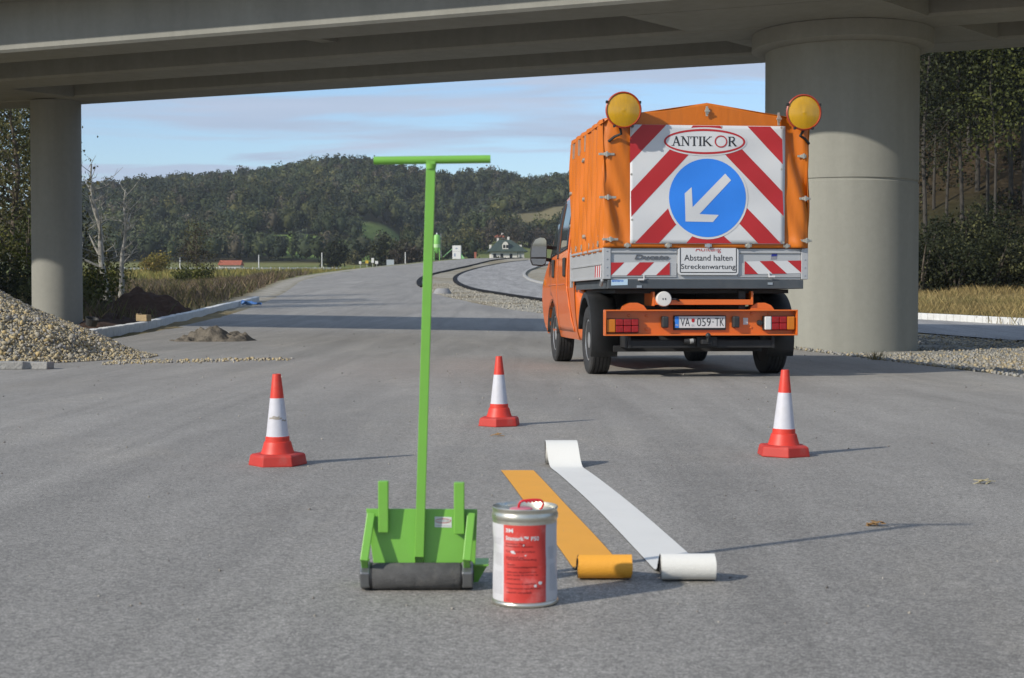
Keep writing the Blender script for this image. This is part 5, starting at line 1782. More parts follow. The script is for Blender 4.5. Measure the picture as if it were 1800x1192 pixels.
def heap(name, label, cat, c, rx, ry, hgt, material, seed, rough, rz=0.0, n=70, flat=False):
    V = []
    for j in range(n):
        for i in range(n):
            u, v = -1 + 2 * i / (n - 1), -1 + 2 * j / (n - 1)
            x, y = u * rx * 1.15, v * ry * 1.15
            rr = math.hypot(u, v) * 1.15
            hh = hgt * (max(0, 1 - rr * rr) ** 1.2 if flat else max(0, 1 - rr) ** .9)
            w = float(vnoise(x * 1.0, y * 1.0, .5 * rough[0], seed) * rough[1] + vnoise(x, y, .2 * rough[0], seed + 1) * rough[1] * .6 + vnoise(x, y, .09 * rough[0], seed + 2) * rough[1] * .35)
            hh = hh + w * min(1, max(0, 1 - rr) * 4) * hgt
            V.append((x, y, hh - (.05 if rr > .98 else 0)))
    idx = np.arange(n * n).reshape(n, n)
    Fq = np.stack([idx[:-1, :-1], idx[:-1, 1:], idx[1:, 1:], idx[1:, :-1]], -1).reshape(-1, 4)
    o = np_mesh(name, np.array(V), Fq, material, smooth=False)
    o.location = c; o.rotation_euler = (0, 0, rz)
    return tag(o, label, cat)


heap('soil_heap', 'dark brown heap of topsoil behind the left kerb', 'soil heap', (-11.15, 44.6, .10), 2.0, 1.9, 1.02, M_SOIL, 21, (1.2, .26))
heap('soil_bank', 'low dark soil bank trailing left from the topsoil heap towards the column', 'soil heap', (-10.3, 37.6, -.02), 1.9, 4.4, .40, M_SOIL, 31, (1.2, .4), R(6))
pS = on(362, 598)
heap('sand_heap', 'lumpy grey heap of sand on the road by the kerb', 'sand heap', (pS.x, pS.y + .55, .0), .88, .75, .19, M_SAND, 41, (.55, 1.0), flat=True)
# broken slab, timber block, bucket, blue scrap
p0 = on(30, 647)
mb = MB()
rs = random.Random(3)
top = [(-.75, -.12), (-.05, -.14), (.02, -.08), (.22, -.11), (.23, .12), (-.3, .20), (-.8, .2)]
mb.prism(top, lambda u, v: (u + rs.uniform(-.01, .01), v, 0), lambda u, v: (u + rs.uniform(-.012, .012), v + rs.uniform(-.012, .012), .085 + rs.uniform(-.008, .008)))
o = mb.build('broken_slab', mat('old_concrete', (.27, .265, .25), .9, var=.25, vscale=7, bump=.6, bscale=40, dirt=(.12, .11, .1), dscale=6, damt=.6), None, bevel=.008, recalc=True); o.location = (p0.x + .12, p0.y + .1, .004)
tag(o, 'broken concrete slab lying before the gravel heap at left edge', 'concrete slab')
pw = at(263, 558, 33.0)
mb = MB(); mb.box(-.155, .155, -.09, .09, 0, .15); mb.box(-.155, -.10, -.085, .085, .15, .175)
ki = min(cuts_, key=lambda q: abs(q.x / q.y - pw.x / pw.y))
o = mb.build('timber_block', M_WOOD, None, bevel=.03); o.location = (ki.x - .12, ki.y, float(T(ki.x, ki.y)) + .19); o.rotation_euler = (0, 0, R(-25))
tag(o, 'short squared timber block resting on the left kerb', 'timber block')
pbk = at(160, 560, 33.5)
o = MB().lathe([(.12, 0), (.15, .17), (.14, .17), (.11, .02), (.001, .02)], 24).build('bucket', M_BLACKP, None, smooth=40); o.location = (pbk.x, pbk.y, float(T(pbk.x, pbk.y)) + .12)
o.rotation_euler = (R(10), R(14), 0)
tag(o, 'dark mortar bucket in the weeds just right of the column', 'bucket')
pb_ = on(447, 536)
mb = MB(); rs = random.Random(5)
mb.grid(lambda u, v: ((u - .5) * .7, (v - .5) * .3, .05 + .16 * math.sin(u * 5 + v * 3) ** 2 * (1 - u * .6) + rs.uniform(0, .04)), 8, 5)
o = mb.build('plastic_sheet', mat('blue_plastic', (.12, .28, .62), .35), None, smooth=50, solid=.004); o.location = (pb_.x - .1, pb_.y, pb_.z + .0)
tag(o, 'crumpled blue plastic sheet at the far end of the left kerb', 'plastic sheet')
# concrete manhole ring in the median
pm = on(777, 513)
o = MB().lathe([(.45, -.1), (.40, .10), (.28, .24), (.23, .24), (.21, .1)], 32).build('manhole_ring', mat('pale_concrete', (.24, .24, .245), .85, var=.15, vscale=5), None, smooth=30); o.location = (pm.x, pm.y + .3, pm.z)
tag(o, 'pale concrete manhole cone standing in the stony median', 'manhole')
# fallen leaves and straw wisps on the asphalt
M_LITTER = mat('litter', (.30, .17, .06), .8, var=.3, vscale=40)
for px, py, lb in ((875, 765, 'small brown fallen leaf on the asphalt in front of the middle cone'), (1730, 849, 'pale wisp of straw on the asphalt near the right edge'), (1543, 924, 'flattened brown leaf on the asphalt in the right foreground')):
    p = on(px, py); rs = random.Random(px)
    mb = MB()
    for k in range(6):
        a = rs.uniform(0, 6.28); l = rs.uniform(.012, .03) * (2.0 if px == 1730 else 1)
        c = Vector((rs.uniform(-.02, .02), rs.uniform(-.012, .012), .002 + k * .002))
        d_ = Vector((math.cos(a), math.sin(a) * .5, rs.uniform(-.1, .3)))
        mb.bar(c - d_ * l, c + d_ * l, .008 if px == 1730 else .016, .002)
    o = mb.build('fallen_leaf' if px != 1730 else 'straw_wisp', M_LITTER if px != 1730 else mat('straw', (.42, .36, .2), .8), None); o.location = (p.x, p.y, .008)
    tag(o, lb, 'leaf' if px != 1730 else 'straw')


# ------------------------------------------------------------------ vegetation
def trunk_mesh(root, h, r0, material, rg, lean=(0, 0), limbs=8, z0=.35, name='trunk', limb_len=.3):
    mb = MB(); m = 9
    pts = [Vector((lean[0] * (t / m) * h + math.sin(t * 1.3 + r0 * 50) * .02 * h * (t / m), lean[1] * (t / m) * h + math.cos(t * 1.7 + r0 * 30) * .02 * h * (t / m), h * t / m)) for t in range(m + 1)]
    mb.tube(pts, [r0 * (1 - .82 * (t / m) ** .8) for t in range(m + 1)], 8)
    ends = []
    for k in range(limbs):
        t = z0 + (1 - z0) * (k + rg.uniform(.0, .8)) / limbs
        t = min(t, .97)
        i = int(t * m); p = pts[i].lerp(pts[min(i + 1, m)], t * m - i)
        a = rg.uniform(0, 2 * math.pi); el = rg.uniform(.2, .9)
        L = h * limb_len * (1.15 - t) * rg.uniform(.6, 1.2)
        d_ = Vector((math.cos(a) * math.cos(el), math.sin(a) * math.cos(el), math.sin(el)))
        q1 = p + d_ * L * .5 + Vector((0, 0, L * .04)); q2 = p + d_ * L + Vector((0, 0, L * .18))
        rr = r0 * (1 - .8 * t) * .5
        mb.tube([p, q1, q2], [rr, rr * .6, rr * .2], 5)
        ends += [q1, q2]
    mb.build(name, material, root, smooth=60)
    return pts, ends


def tree(name, label, cat, base, h, r0, crown, col, group=None, leaf=.16, nleaf=2200, clumps=40, seed=0, bark=M_BARK, limbs=10, spread=.34, droop=0.0, lean=(0, 0)):
    """crown: (z0 fraction, radius x, radius y)"""
    rg = np.random.default_rng(seed + 100)
    root = empty(name, base, 0, label, cat, group)
    pts, ends = trunk_mesh(root, h * .97, r0, bark, rg, lean, limbs, crown[0], limb_len=spread)
    z0 = h * crown[0]; zc, rz_ = (z0 + h) / 2, (h - z0) / 2
    cen = []
    while len(cen) < clumps:
        p = rg.uniform(-1, 1, 3)
        if .18 < np.linalg.norm(p) < 1:
            k = 1 - .35 * max(p[2], 0)
            cen.append((p[0] * crown[1] * k + lean[0] * zc, p[1] * crown[2] * k + lean[1] * zc, zc + p[2] * rz_))
    for e in ends:
        cen.append((e.x, e.y, max(e.z, z0)))
    cen = np.array(cen)
    which = rg.integers(0, len(cen), nleaf)
    csz = (crown[1] + crown[2] + rz_) / 3 * .30
    P = cen[which] + rg.normal(size=(nleaf, 3)) * csz * np.array([1, 1, .7]) * rg.uniform(.5, 1.1, (len(cen), 1))[which]
    P[:, 2] = np.maximum(P[:, 2], .1)
    V, Fq = leaf_cloud(P, leaf, rg)
    cols = np.array(col)[rg.integers(0, len(col), len(cen))][which] * rg.uniform(.65, 1.35, (nleaf, 1))
    np_mesh('crown', V, Fq, M_LEAF, root, np.repeat(cols, 4, 0))
    return root


def bush(name, label, cat, base, rx, ry, h, col, group=None, leaf=.12, nleaf=1800, clumps=26, seed=0, stems=6):
    rg = np.random.default_rng(seed + 500)
    root = empty(name, base, 0, label, cat, group)
    mb = MB()
    for k in range(stems):
        a = rg.uniform(0, 6.28); e = Vector((math.cos(a) * rx * .6, math.sin(a) * ry * .6, h * rg.uniform(.6, .9)))
        mb.tube([Vector((0, 0, -.1)), e * .5 + Vector((0, 0, .1 * h)), e], [.05 * h / 2, .03 * h / 2, .008 * h / 2], 5)
    mb.build('stem', M_BARK, root, smooth=60)
    cen = []
    while len(cen) < clumps:
        p = rg.uniform(-1, 1, 3)
        if np.linalg.norm(p) < 1 and p[2] > -.8:
            cen.append((p[0] * rx, p[1] * ry, h * .48 + p[2] * h * .46))
    cen = np.array(cen); which = rg.integers(0, clumps, nleaf)
    P = cen[which] + rg.normal(size=(nleaf, 3)) * (rx + ry + h) / 3 * .18
    P[:, 2] = np.maximum(P[:, 2], .05)
    V, Fq = leaf_cloud(P, leaf, rg)
    cols = np.array(col)[rg.integers(0, len(col), clumps)][which] * rg.uniform(.65, 1.35, (nleaf, 1))
    np_mesh('crown', V, Fq, M_LEAF, root, np.repeat(cols, 4, 0))
    return root


def gpos(px, Y, dz=0.0):
    X = (px - CX) / F * Y
    return Vector((X, Y, float(T(X, Y)) + dz))


OLIVE = [(.105, .106, .042), (.088, .094, .038), (.135, .122, .050), (.078, .080, .042)]
DARKG = [(.020, .026, .012), (.027, .033, .014), (.036, .042, .016), (.024, .028, .015)]
YELG = [(.10, .105, .02), (.075, .085, .02), (.05, .06, .02)]
BROWN = [(.055, .045, .035), (.07, .055, .04), (.05, .05, .03)]
# tall airy trees beyond the left column
for i, (px, Y, h, lb) in enumerate(((28, 47, 8.4, 'tall thin-leaved tree left of the bridge column, nearest the photo edge'), (-45, 50, 9.5, 'tall dark tree cut by the left edge of the photo'),
                                    (62, 53, 8.2, 'tall dark tree half hidden behind the bridge column'), (-5, 58, 9.8, 'tall dark tree standing behind the thin-leaved one at far left'), (100, 57, 4.6, 'shorter dark tree hidden behind the bridge column'))):
    tree('roadside_tree', lb, 'tree', gpos(px, Y), h, .15, (.18, 1.5 if px < 50 else .7, 1.3), OLIVE if i in (0, 2) else DARKG, 'tall trees beyond the left column', leaf=.11, nleaf=6500, clumps=70, seed=i, limbs=26, spread=.26)
for i, (px, Y, rx, h, c, lb) in enumerate(((20, 44, 1.3, 1.9, DARKG, 'leafy green shrub at the far left behind the gravel heap'), (163, 47, .75, 1.55, YELG, 'leafy green shrub just right of the bridge column'), (95, 43, 1.0, 1.2, OLIVE, 'low shrub behind the bridge column foot'),
                                            (172, 58, 1.1, 2.8, OLIVE, 'dark olive bush behind the two bare trees'), (-30, 46, 1.2, 3.2, OLIVE, 'tall green shrub cut by the left photo edge'), (52, 45.5, .8, 3.4, YELG, 'yellow-green sapling beside the bridge column'))):
    bush('roadside_shrub', lb, 'shrub', gpos(px, Y), rx, rx, h, c, 'shrubs on the left verge', leaf=.11, nleaf=2200, seed=i)
rg = np.random.default_rng(77)
# the two bare trees
for i, (pxb, pyt, Y, pxt, lb) in enumerate(((191, 285, 50, 158, 'leaning bare tree with pale trunk right of the bridge column'), (212, 330, 56, 222, 'upright bare tree with pale trunk, right one of the bare pair'))):
    b = gpos(pxb, Y); tp = at(pxt, pyt, Y); h = tp.z - b.z
    root = empty('bare_tree', b, 0, lb, 'tree', 'bare trees on the left verge')
    trunk_mesh(root, h, .15 if i == 0 else .13, M_BARKW, rg, ((tp.x - b.x) / h, 0), 7, .22, limb_len=.38)
    mb = MB()
    for k in range(34):
        t = rg.uniform(.35, .98); p = Vector(((tp.x - b.x) * t, 0, h * t)) + Vector((rg.normal() * .15, rg.normal() * .15, 0))
        a = rg.uniform(0, 6.28); L = h * rg.uniform(.08, .2)
        d_ = Vector((math.cos(a), math.sin(a), rg.uniform(.1, 1.2))).normalized()
        q = p + d_ * L * .6; mb.tube([p, q, q + (d_ + Vector((rg.normal() * .4, rg.normal() * .4, .3))) * L * .4], [.016, .010, .004], 4)
        mb.tube([q, q + Vector((rg.normal() * .3, rg.normal() * .3, .4)) * L * .6], [.009, .004], 4)
    mb.build('branches', M_BARKW, root, smooth=60)
# bushes and trees standing in the field
bush('willow_bush', 'rounded yellow-green willow bush in the field left of the brown tree', 'bush', gpos(276, 190), 1.9, 1.9, 3.2, [(.24, .19, .045), (.18, .16, .04), (.27, .20, .06)], leaf=.3, nleaf=1800, seed=31)
tree('brown_tree', 'grey-brown half-bare tree standing alone in the field', 'tree', gpos(346, 120), 4.9, .10, (.12, 1.7, 1.6), BROWN + [(.09, .085, .03)], leaf=.13, nleaf=2600, clumps=60, seed=41, limbs=26, spread=.42)
bush('field_shrub', 'low green shrub under the lone brown tree', 'bush', gpos(338, 117), 1.6, 1.2, 1.5, YELG, leaf=.2, nleaf=1300, seed=42)
for i, (px, Y, rx, h, c, lb) in enumerate(((350, 0, 0, 0, 0, ''),)):
    pass
midtrees = [(680, 335, 5.0, 7.5, DARKG, 'broad dark tree right of the green meadow, behind the handle post'), (622, 430, 2.4, 4, OLIVE, 'small olive tree in the green meadow'), (588, 345, 3.6, 6.5, DARKG, 'dark tree at the left end of the green meadow'),
            (715, 330, 4, 6.5, BROWN, 'brownish bare tree left of the handle post'), (752, 450, 5, 7.5, DARKG, 'dark tree just behind the handle post'), (787, 460, 4, 6, OLIVE, 'small olive tree between silo and site booth'),
            (820, 470, 8, 8, OLIVE, 'rounded tree above the site booth'), (850, 480, 7, 7, BROWN, 'brownish tree left of the green roofed house'), (876, 418, 2.4, 2.6, OLIVE, 'clipped bush in front of the green roofed house'), (905, 500, 8, 8, BROWN, 'greyish tree behind the green roofed house'),
            (890, 530, 8, 9, OLIVE, 'olive tree on the slope above the green roofed house'), (948, 500, 6, 6.5, BROWN, 'greyish tree in front of the white hillside house')]
for i, (px, Y, rx, h, c, lb) in enumerate(midtrees):
    bush('meadow_tree', lb, 'tree', gpos(px, Y, -.3), rx * .8, rx * .8, h, c, 'trees round the meadow and houses', leaf=.75, nleaf=1500, clumps=34, seed=60 + i)

# wooded bank on the right
rg = np.random.default_rng(5)
ti = 0
bank_spots = [(1625, 74), (1640, 82), (1662, 78), (1690, 76), (1716, 83), (1735, 77), (1748, 73), (1775, 80), (1800, 78), (1700, 90), (1650, 92), (1760, 92), (1620, 90), (1810, 88), (1680, 98), (1735, 100), (1790, 102), (1640, 104)]
ORD = ['first', 'second', 'third', 'fourth', 'fifth', 'sixth', 'seventh', 'eighth', 'ninth']
BANK_L = ['slender tree on the right bank, %s trunk counted from the big pillar' % w for w in ORD]
for i, (px, Y) in enumerate(bank_spots):
    b = gpos(px, Y, -.2)
    h = rg.uniform(13, 17)
    c = [DARKG, DARKG, DARKG + BROWN[:1], DARKG + YELG[2:]][i % 4] if i != 6 else YELG[1:]
    tree('bank_tree', BANK_L[i] if i < 9 else 'dark woodland tree deep in the wood behind the front trunks', 'tree', b, h, rg.uniform(.09, .15), (.30, 2.3, 2.2), c, 'slender trees on the right bank', leaf=.17, nleaf=5200, clumps=70, seed=200 + i,
         bark=mat('bark_grey', (.055, .050, .043), .9, var=.35, vscale=5, stretch=(1, 1, .3), spec=.2), limbs=14, spread=.18, lean=(rg.normal() * .02, 0))
for i, (px, Y) in enumerate([(1618, 66), (1650, 67), (1680, 66), (1712, 67), (1745, 66), (1778, 67), (1810, 66), (1632, 71), (1666, 71), (1698, 71), (1730, 71), (1762, 71), (1795, 71)]):
    bush('bank_bush', ('dark bush at the wood edge behind dry grass, %s from the big pillar' % ORD[i]) if Y < 69 else 'dark bush in the second row of the wood edge', 'bush', gpos(px, Y, -.1), rg.uniform(1.0, 1.9), 1.2, rg.uniform(1.4, 3.3), DARKG if i % 3 else DARKG + OLIVE[:1], 'bushes at the wood edge front row' if Y < 69 else 'bushes at the wood edge second row', leaf=.14, nleaf=2400, seed=300 + i)
# undergrowth on the bank floor
n = 24000
Xb = rg.uniform(14, 40, n); Yb = rg.uniform(70, 100, n)
cl = vnoise(Xb, Yb, 3.0, 51) + vnoise(Xb, Yb, 1.2, 52) * .6
keep = (Xb / Yb > .22) & (cl > -.05)
Xb, Yb, cl = Xb[keep], Yb[keep], cl[keep]
Zb = T(Xb, Yb) + rg.random(len(Xb)) ** 1.5 * (.6 + 2.6 * np.clip(cl, 0, 1))
V, Fq = leaf_cloud(np.stack([Xb, Yb, Zb], -1), .24, rg)
o = np_mesh('undergrowth', V, Fq, M_LEAF, None, np.repeat(np.array(DARKG + BROWN[:2] + OLIVE[:1])[rg.integers(0, 7, len(Xb))] * rg.uniform(.5, 1.2, (len(Xb), 1)), 4, 0))
tag(o, 'brown and green undergrowth between the slender trees on the bank', kind='stuff')
# the far wood on the bank: mass of foliage behind
n = 26000
Xb = rg.uniform(17, 52, n); Yb = rg.uniform(95, 135, n)
keep = (Xb / Yb > .20)
Xb, Yb = Xb[keep], Yb[keep]
Zb = T(Xb, Yb) + rg.uniform(0, 15, len(Xb))
V, Fq = leaf_cloud(np.stack([Xb, Yb, Zb], -1), .75, rg)
o = np_mesh('bank_wood', V, Fq, M_LEAF, None, np.repeat(np.array(DARKG)[rg.integers(0, 4, len(Xb))] * rg.uniform(.5, 1.2, (len(Xb), 1)), 4, 0))
tag(o, 'dense dark wood rising behind the slender trees on the right', kind='stuff')


# forest on the hill
def forest():
    rg = np.random.default_rng(11)
    step = 5.7
    xs = np.arange(-330, 140, step); ys = np.arange(429, 838, step * 1.05)
    X, Y = np.meshgrid(xs, ys)
    X = (X + rg.uniform(-.45, .45, X.shape) * step).ravel(); Y = (Y + rg.uniform(-.45, .45, Y.shape) * step).ravel()
    px = X / Y * F + CX
    keep = (px > 60) & (px < 1180)
    for (mx, my, rx, ry, c) in MEADOWS:
        p = on(mx, my, 300)
        keep &= (((X - p.x) / (rx + 1)) ** 2 + ((Y - p.y) / (ry + 1)) ** 2) > 1
    keep &= ~((px > 835) & (Y < 520) & (rg.random(len(X)) < .8))
    X, Y = X[keep], Y[keep]
    Z = T(X, Y)
    n = len(X)
    Hh = rg.uniform(6.5, 11, n); Rr = rg.uniform(1.9, 3.2, n) + 2.0 * rg.random(n) ** 3
    pal = np.array([(.042, .054, .026), (.052, .062, .030), (.036, .047, .026), (.066, .072, .030), (.078, .070, .050), (.058, .064, .036), (.088, .086, .034), (.046, .056, .038)])
    zone = vnoise(X, Y, 70, 9)
    tint = pal[rg.choice(len(pal), n, p=[.2, .2, .17, .13, .08, .1, .05, .07])] * (rg.uniform(.6, 1.35, (n, 1)) * (1 + .6 * zone[:, None]))
    k = 120
    # leaf clumps on a lumpy shell
    d = rg.normal(size=(n, k, 3)); d /= np.linalg.norm(d, axis=2)[..., None]
    d[..., 2] = np.where((d[..., 2] < -.2) & (rg.random((n, k)) < .5), -d[..., 2], d[..., 2])
    lob = rg.normal(size=(n, 7, 3)); lob /= np.linalg.norm(lob, axis=2)[..., None]
    dot = np.einsum('nkj,nlj->nkl', d, lob).max(2)
    rad = (.66 + .42 * np.clip(dot, 0, 1) ** 3) * rg.uniform(.82, 1.1, (n, k))
    P = d * rad[..., None]
    P[..., 0] *= Rr[:, None]; P[..., 1] *= Rr[:, None]; P[..., 2] *= Hh[:, None] * .45
    P[..., 0] += X[:, None]; P[..., 1] += Y[:, None]; P[..., 2] += (Z + Hh * .48)[:, None]
    P = P.reshape(-1, 3)
    V1, F1 = leaf_cloud(P, .95, rg)
    t1 = np.repeat(np.repeat(tint, k, 0) * rg.uniform(.75, 1.3, (n * k, 1)), 4, 0)
    # solid cores
    C = IV[None] * (1 + rg.uniform(-.12, .12, (n, len(IV), 1)))
    C = C * np.stack([Rr * .66, Rr * .66, Hh * .33], -1)[:, None, :] + np.stack([X, Y, Z + Hh * .46], -1)[:, None, :]
    V2 = C.reshape(-1, 3); F2 = (IF[None] + (np.arange(n) * len(IV))[:, None, None]).reshape(-1, 3)
    t2 = np.repeat(tint * .9, len(IV), 0)
    F2q = np.concatenate([F2, F2[:, 2:3]], 1)
    o = np_mesh('hill_forest', V1, F1, M_FARLEAF, None, t1)
    tag(o, 'dense autumn forest covering the hill behind the road', kind='stuff')
    o2 = np_mesh('forest_core', V2, F2, M_FARLEAF, o, t2)
    o2['kind'] = 'stuff'
    return n


nf = forest()


def blades(name, label, n, xf, yr, hr, wid, pal, seed, bend=.35, thin=1.0):
    rg = np.random.default_rng(seed)
    Y = yr[0] + (yr[1] - yr[0]) * rg.random(n) ** thin
    X = xf(Y, rg)
    cl = vnoise(X, Y, 2.2, seed) + vnoise(X, Y, .8, seed + 1) * .7
    keep = cl > rg.uniform(-.55, .35, n)
    X, Y, cl = X[keep], Y[keep], cl[keep]
    n = len(X)
    Z = T(X, Y) - .02
    h = rg.uniform(*hr, n) * (1 + cl * .8)
    a = rg.uniform(0, 6.28, n); w = wid * rg.uniform(.6, 1.4, n) * (1 + Y / 90)
    dx, dy = np.cos(a) * w / 2, np.sin(a) * w / 2
    bx, by = rg.normal(0, bend, n) * h, rg.normal(0, bend, n) * h
    V = np.stack([np.stack([X - dx, Y - dy, Z], -1), np.stack([X + dx, Y + dy, Z], -1),
                  np.stack([X + bx * .5 + dx * .7, Y + by * .5 + dy * .7, Z + h * .6], -1), np.stack([X + bx, Y + by, Z + h], -1)], 1).reshape(-1, 3)
    pal = np.array(pal)
    zone = np.clip((vnoise(X, Y, 5, seed + 3) + .5) * len(pal), 0, len(pal) - 1).astype(int)
    pick = np.where(rg.random(n) < .6, zone, rg.integers(0, len(pal), n))
    o = np_mesh(name, V, np.arange(4 * n).reshape(n, 4), M_GRASS, None, np.repeat(pal[pick] * rg.uniform(.7, 1.3, (n, 1)), 4, 0))
    return tag(o, label, kind='stuff')


DRY = [(.17, .125, .085), (.13, .095, .07), (.20, .155, .09), (.10, .10, .045), (.14, .115, .09), (.13, .12, .05)]
blades('dry_weeds', 'tall dry brown weeds covering the left verge', 90000, lambda Y, g: xleft(Y) - 1.6 - g.random(len(Y)) * 22, (37, 130), (.2, .6), .018, DRY, 3, thin=1.2)
blades('green_grass', 'patch of fresh green grass at the foot of the left shrubs', 5000, lambda Y, g: -13.4 + g.normal(0, .6, len(Y)), (43, 50), (.15, .4), .02, [(.08, .16, .03), (.10, .17, .04), (.06, .12, .03)], 4)
blades('verge_grass', 'dry straw coloured grass along the side road on the right', 70000, lambda Y, g: np.maximum(11.0 + (42 - Y) * .26, 10.9) + .5 + g.random(len(Y)) * 16, (36, 70), (.18, .40), .011, [(.30, .23, .10), (.26, .20, .09), (.20, .17, .07), (.34, .26, .12)], 5)
blades('maize', 'strip of yellowing maize in the far field on the left', 26000, lambda Y, g: -60 + g.random(len(Y)) * (60 + np.minimum(xleft(Y), -14) - 6), (150, 228), (.5, .95), .04, [(.24, .21, .06), (.20, .19, .06), (.27, .22, .08), (.17, .17, .06)], 6, bend=.2)
blades('pillar_tuft', 'small tuft of dry grass at the foot of the big pillar', 90, lambda Y, g: 4.78 + g.normal(0, .05, len(Y)), (19.3, 19.5), (.05, .16), .006, [(.2, .17, .08), (.14, .14, .05)], 8)


# ------------------------------------------------------------------ far buildings and roadside furniture
def wbox(name, parent, m, x0, x1, y0, y1, z0_, z1_, bevel=0):
    mb = MB(); mb.box(x0, x1, y0, y1, z0_, z1_); return mb.build(name, m, parent, bevel=bevel)


M_WALL = mat('house_wall', (.62, .60, .55), .85, var=.1, vscale=.6)
M_ROOFG = mat('roof_green', (.035, .055, .045), .7, var=.2, vscale=1.2, bump=.4, bscale=6)
M_ROOFR = mat('roof_red', (.30, .085, .045), .8, var=.25, vscale=1.5, bump=.4, bscale=6)
M_PANE = mat('window_dark', (.02, .022, .026), .15)
M_FARW = mat('far_white', (.62, .62, .62), .7)
YH = 420
hb = at(892, 453, YH)
house = empty('house', (hb.x, YH, hb.z), R(4), label='white house with dark green hipped roof and dormer, over the road crest', cat='house')
wbox('wall', house, M_WALL, -4.7, 4.7, 0, 8, -2.5, 2.3)
mb = MB()
mb.raw([(-5.7, -1, 2.2), (5.9, -1, 2.2), (5.9, 9, 2.2), (-5.7, 9, 2.2), (-2.2, 4, 5.7), (1.2, 4, 5.7)], [(0, 1, 5, 4), (1, 2, 5), (2, 3, 4, 5), (3, 0, 4), (3, 2, 1, 0)])
roof = mb.build('roof', M_ROOFG, house)
for x, y, z in ((-2.4, 5, 5.2), (.6, 5.2, 5.6), (4.1, 4.6, 3.3), (-4.6, 4.5, 3.3)):
    wbox('chimney', roof, M_WALL, x - .3, x + .3, y - .3, y + .3, z - 1.2, z + 1.0)
mb = MB(); mb.prism([(-1.1, 2.9), (.55, 2.9), (.55, 4.3), (.2, 4.85), (-.28, 5.05), (-.75, 4.85), (-1.1, 4.3)], lambda u, v: (u - .3, -.1, v), lambda u, v: (u - .3, 3.4, v)); dm = mb.build('dormer', M_WALL, house, recalc=True)
mb = MB(); mb.prism([(-1.3, 4.2), (.75, 4.2), (.4, 4.95), (-.28, 5.2), (-.95, 4.95)], lambda u, v: (u - .3, .1, v + .06), lambda u, v: (u - .3, 3.6, v + .06)); mb.build('dormer_roof', M_ROOFG, dm, recalc=True)
for x in (-.95, -.1):
    wbox('pane', dm, M_PANE, x - .3, x + .35 - .02, -.14, -.11, 3.2, 4.1)
for x in (-3.6, -1.6, 1.0):
    wbox('window', house, M_PANE, x - .4, x + .4, -.03, -.005, .4, 1.6)
wbox('garage', house, mat('garage_grey', (.42, .42, .40), .8), 2.9, 4.75, -.25, -.005, -2.5, 2.15)
wbox('porch_post', house, M_ROOFG, 2.7, 2.88, -.9, -.7, -2.5, 2.18)


def small_house(label, px, py, Y, w, dpt, hh, rh, rz, m_roof=M_ROOFR):
    b = at(px, py, Y)
    h_ = empty('hillside_house', (b.x, Y, b.z), R(rz), label=label, cat='house')
    wbox('wall', h_, M_WALL, -w / 2, w / 2, 0, dpt, -4, hh)
    mb = MB(); mb.raw([(-w / 2 - .5, -.5, hh), (w / 2 + .5, -.5, hh), (w / 2 + .5, dpt + .5, hh), (-w / 2 - .5, dpt + .5, hh), (-w / 2 + 1.2, dpt / 2, hh + rh), (w / 2 - 1.2, dpt / 2, hh + rh)],
                      [(0, 1, 5, 4), (1, 2, 5), (2, 3, 4, 5), (3, 0, 4), (3, 2, 1, 0)]); rf = mb.build('roof', m_roof, h_)
    wbox('chimney', rf, M_WALL, w * .18, w * .18 + .6, dpt / 2, dpt / 2 + .6, hh + rh * .6, hh + rh + .7)
    for x in (-w * .28, 0.0, w * .28):
        wbox('window', h_, M_PANE, x - .5, x + .5, -.03, -.005, hh - 2.0, hh - .7)
    return h_


small_house('white house with orange tiled roof on the hillside beyond the truck mirror', 942, 417, 540, 6.2, 6, 1.8, 1.7, -8)
small_house('small white house with red roof behind the green roofed one', 880, 419, 520, 4.0, 4, .9, 1.0, 10)
small_house('white house end peeping out beside the truck cab window', 977, 408, 560, 3.2, 5, 2.0, .8, 0)
pb2 = at(403, 468, 330)
barn = empty('barn', (pb2.x, 330, pb2.z), 0, label='low barn with long red tiled roof in the far field', cat='barn')
wbox('wall', barn, M_WALL, -2.4, 2.4, .2, 4, -2, .75)
mb = MB(); mb.raw([(-2.6, -.2, .6), (2.6, -.2, .6), (2.6, 4.4, .6), (-2.6, 4.4, .6), (-2.5, 2.1, 1.75), (2.5, 2.1, 1.75)], [(0, 1, 5, 4), (1, 2, 5), (2, 3, 4, 5), (3, 0, 4), (3, 2, 1, 0)]); mb.build('roof', M_ROOFR, barn)
# cement silo
sb_ = at(768, 453, YH)
silo = empty('silo', (sb_.x, YH, sb_.z), 0, label='bright green upright cement silo on legs behind the handle post', cat='silo')
M_SILO = mat('silo_green', (.20, .50, .10), .5, var=.1, vscale=1)
mb = MB(); mb.lathe([(.2, 1.7), (.95, 3.0), (.95, 6.5), (.7, 6.9), (.1, 7.1)], 32); sbody = mb.build('silo_body', M_SILO, silo, smooth=35)
mb = MB(); mb.lathe([(.97, 3.35), (.97, 4.3)], 32); mb.build('pale_band', mat('silo_pale', (.42, .62, .32), .5), sbody, smooth=35)
for sx in (-1, 1):
    for sy in (-1, 1):
        mb = MB(); mb.bar((sx * .8, sy * .8, -2), (sx * .75, sy * .75, 3.1), .16, .16); mb.build('leg', M_SILO, silo)
mb = MB(); mb.tube([(0, 0, 7.0), (0, 0, 7.5)], .22, 8); mb.build('filter', M_FARW, silo)
mb = MB(); mb.tube([(1.15, -.2, .5), (1.15, -.2, 7.3)], .06, 6); mb.build('ladder', M_STEEL, silo)
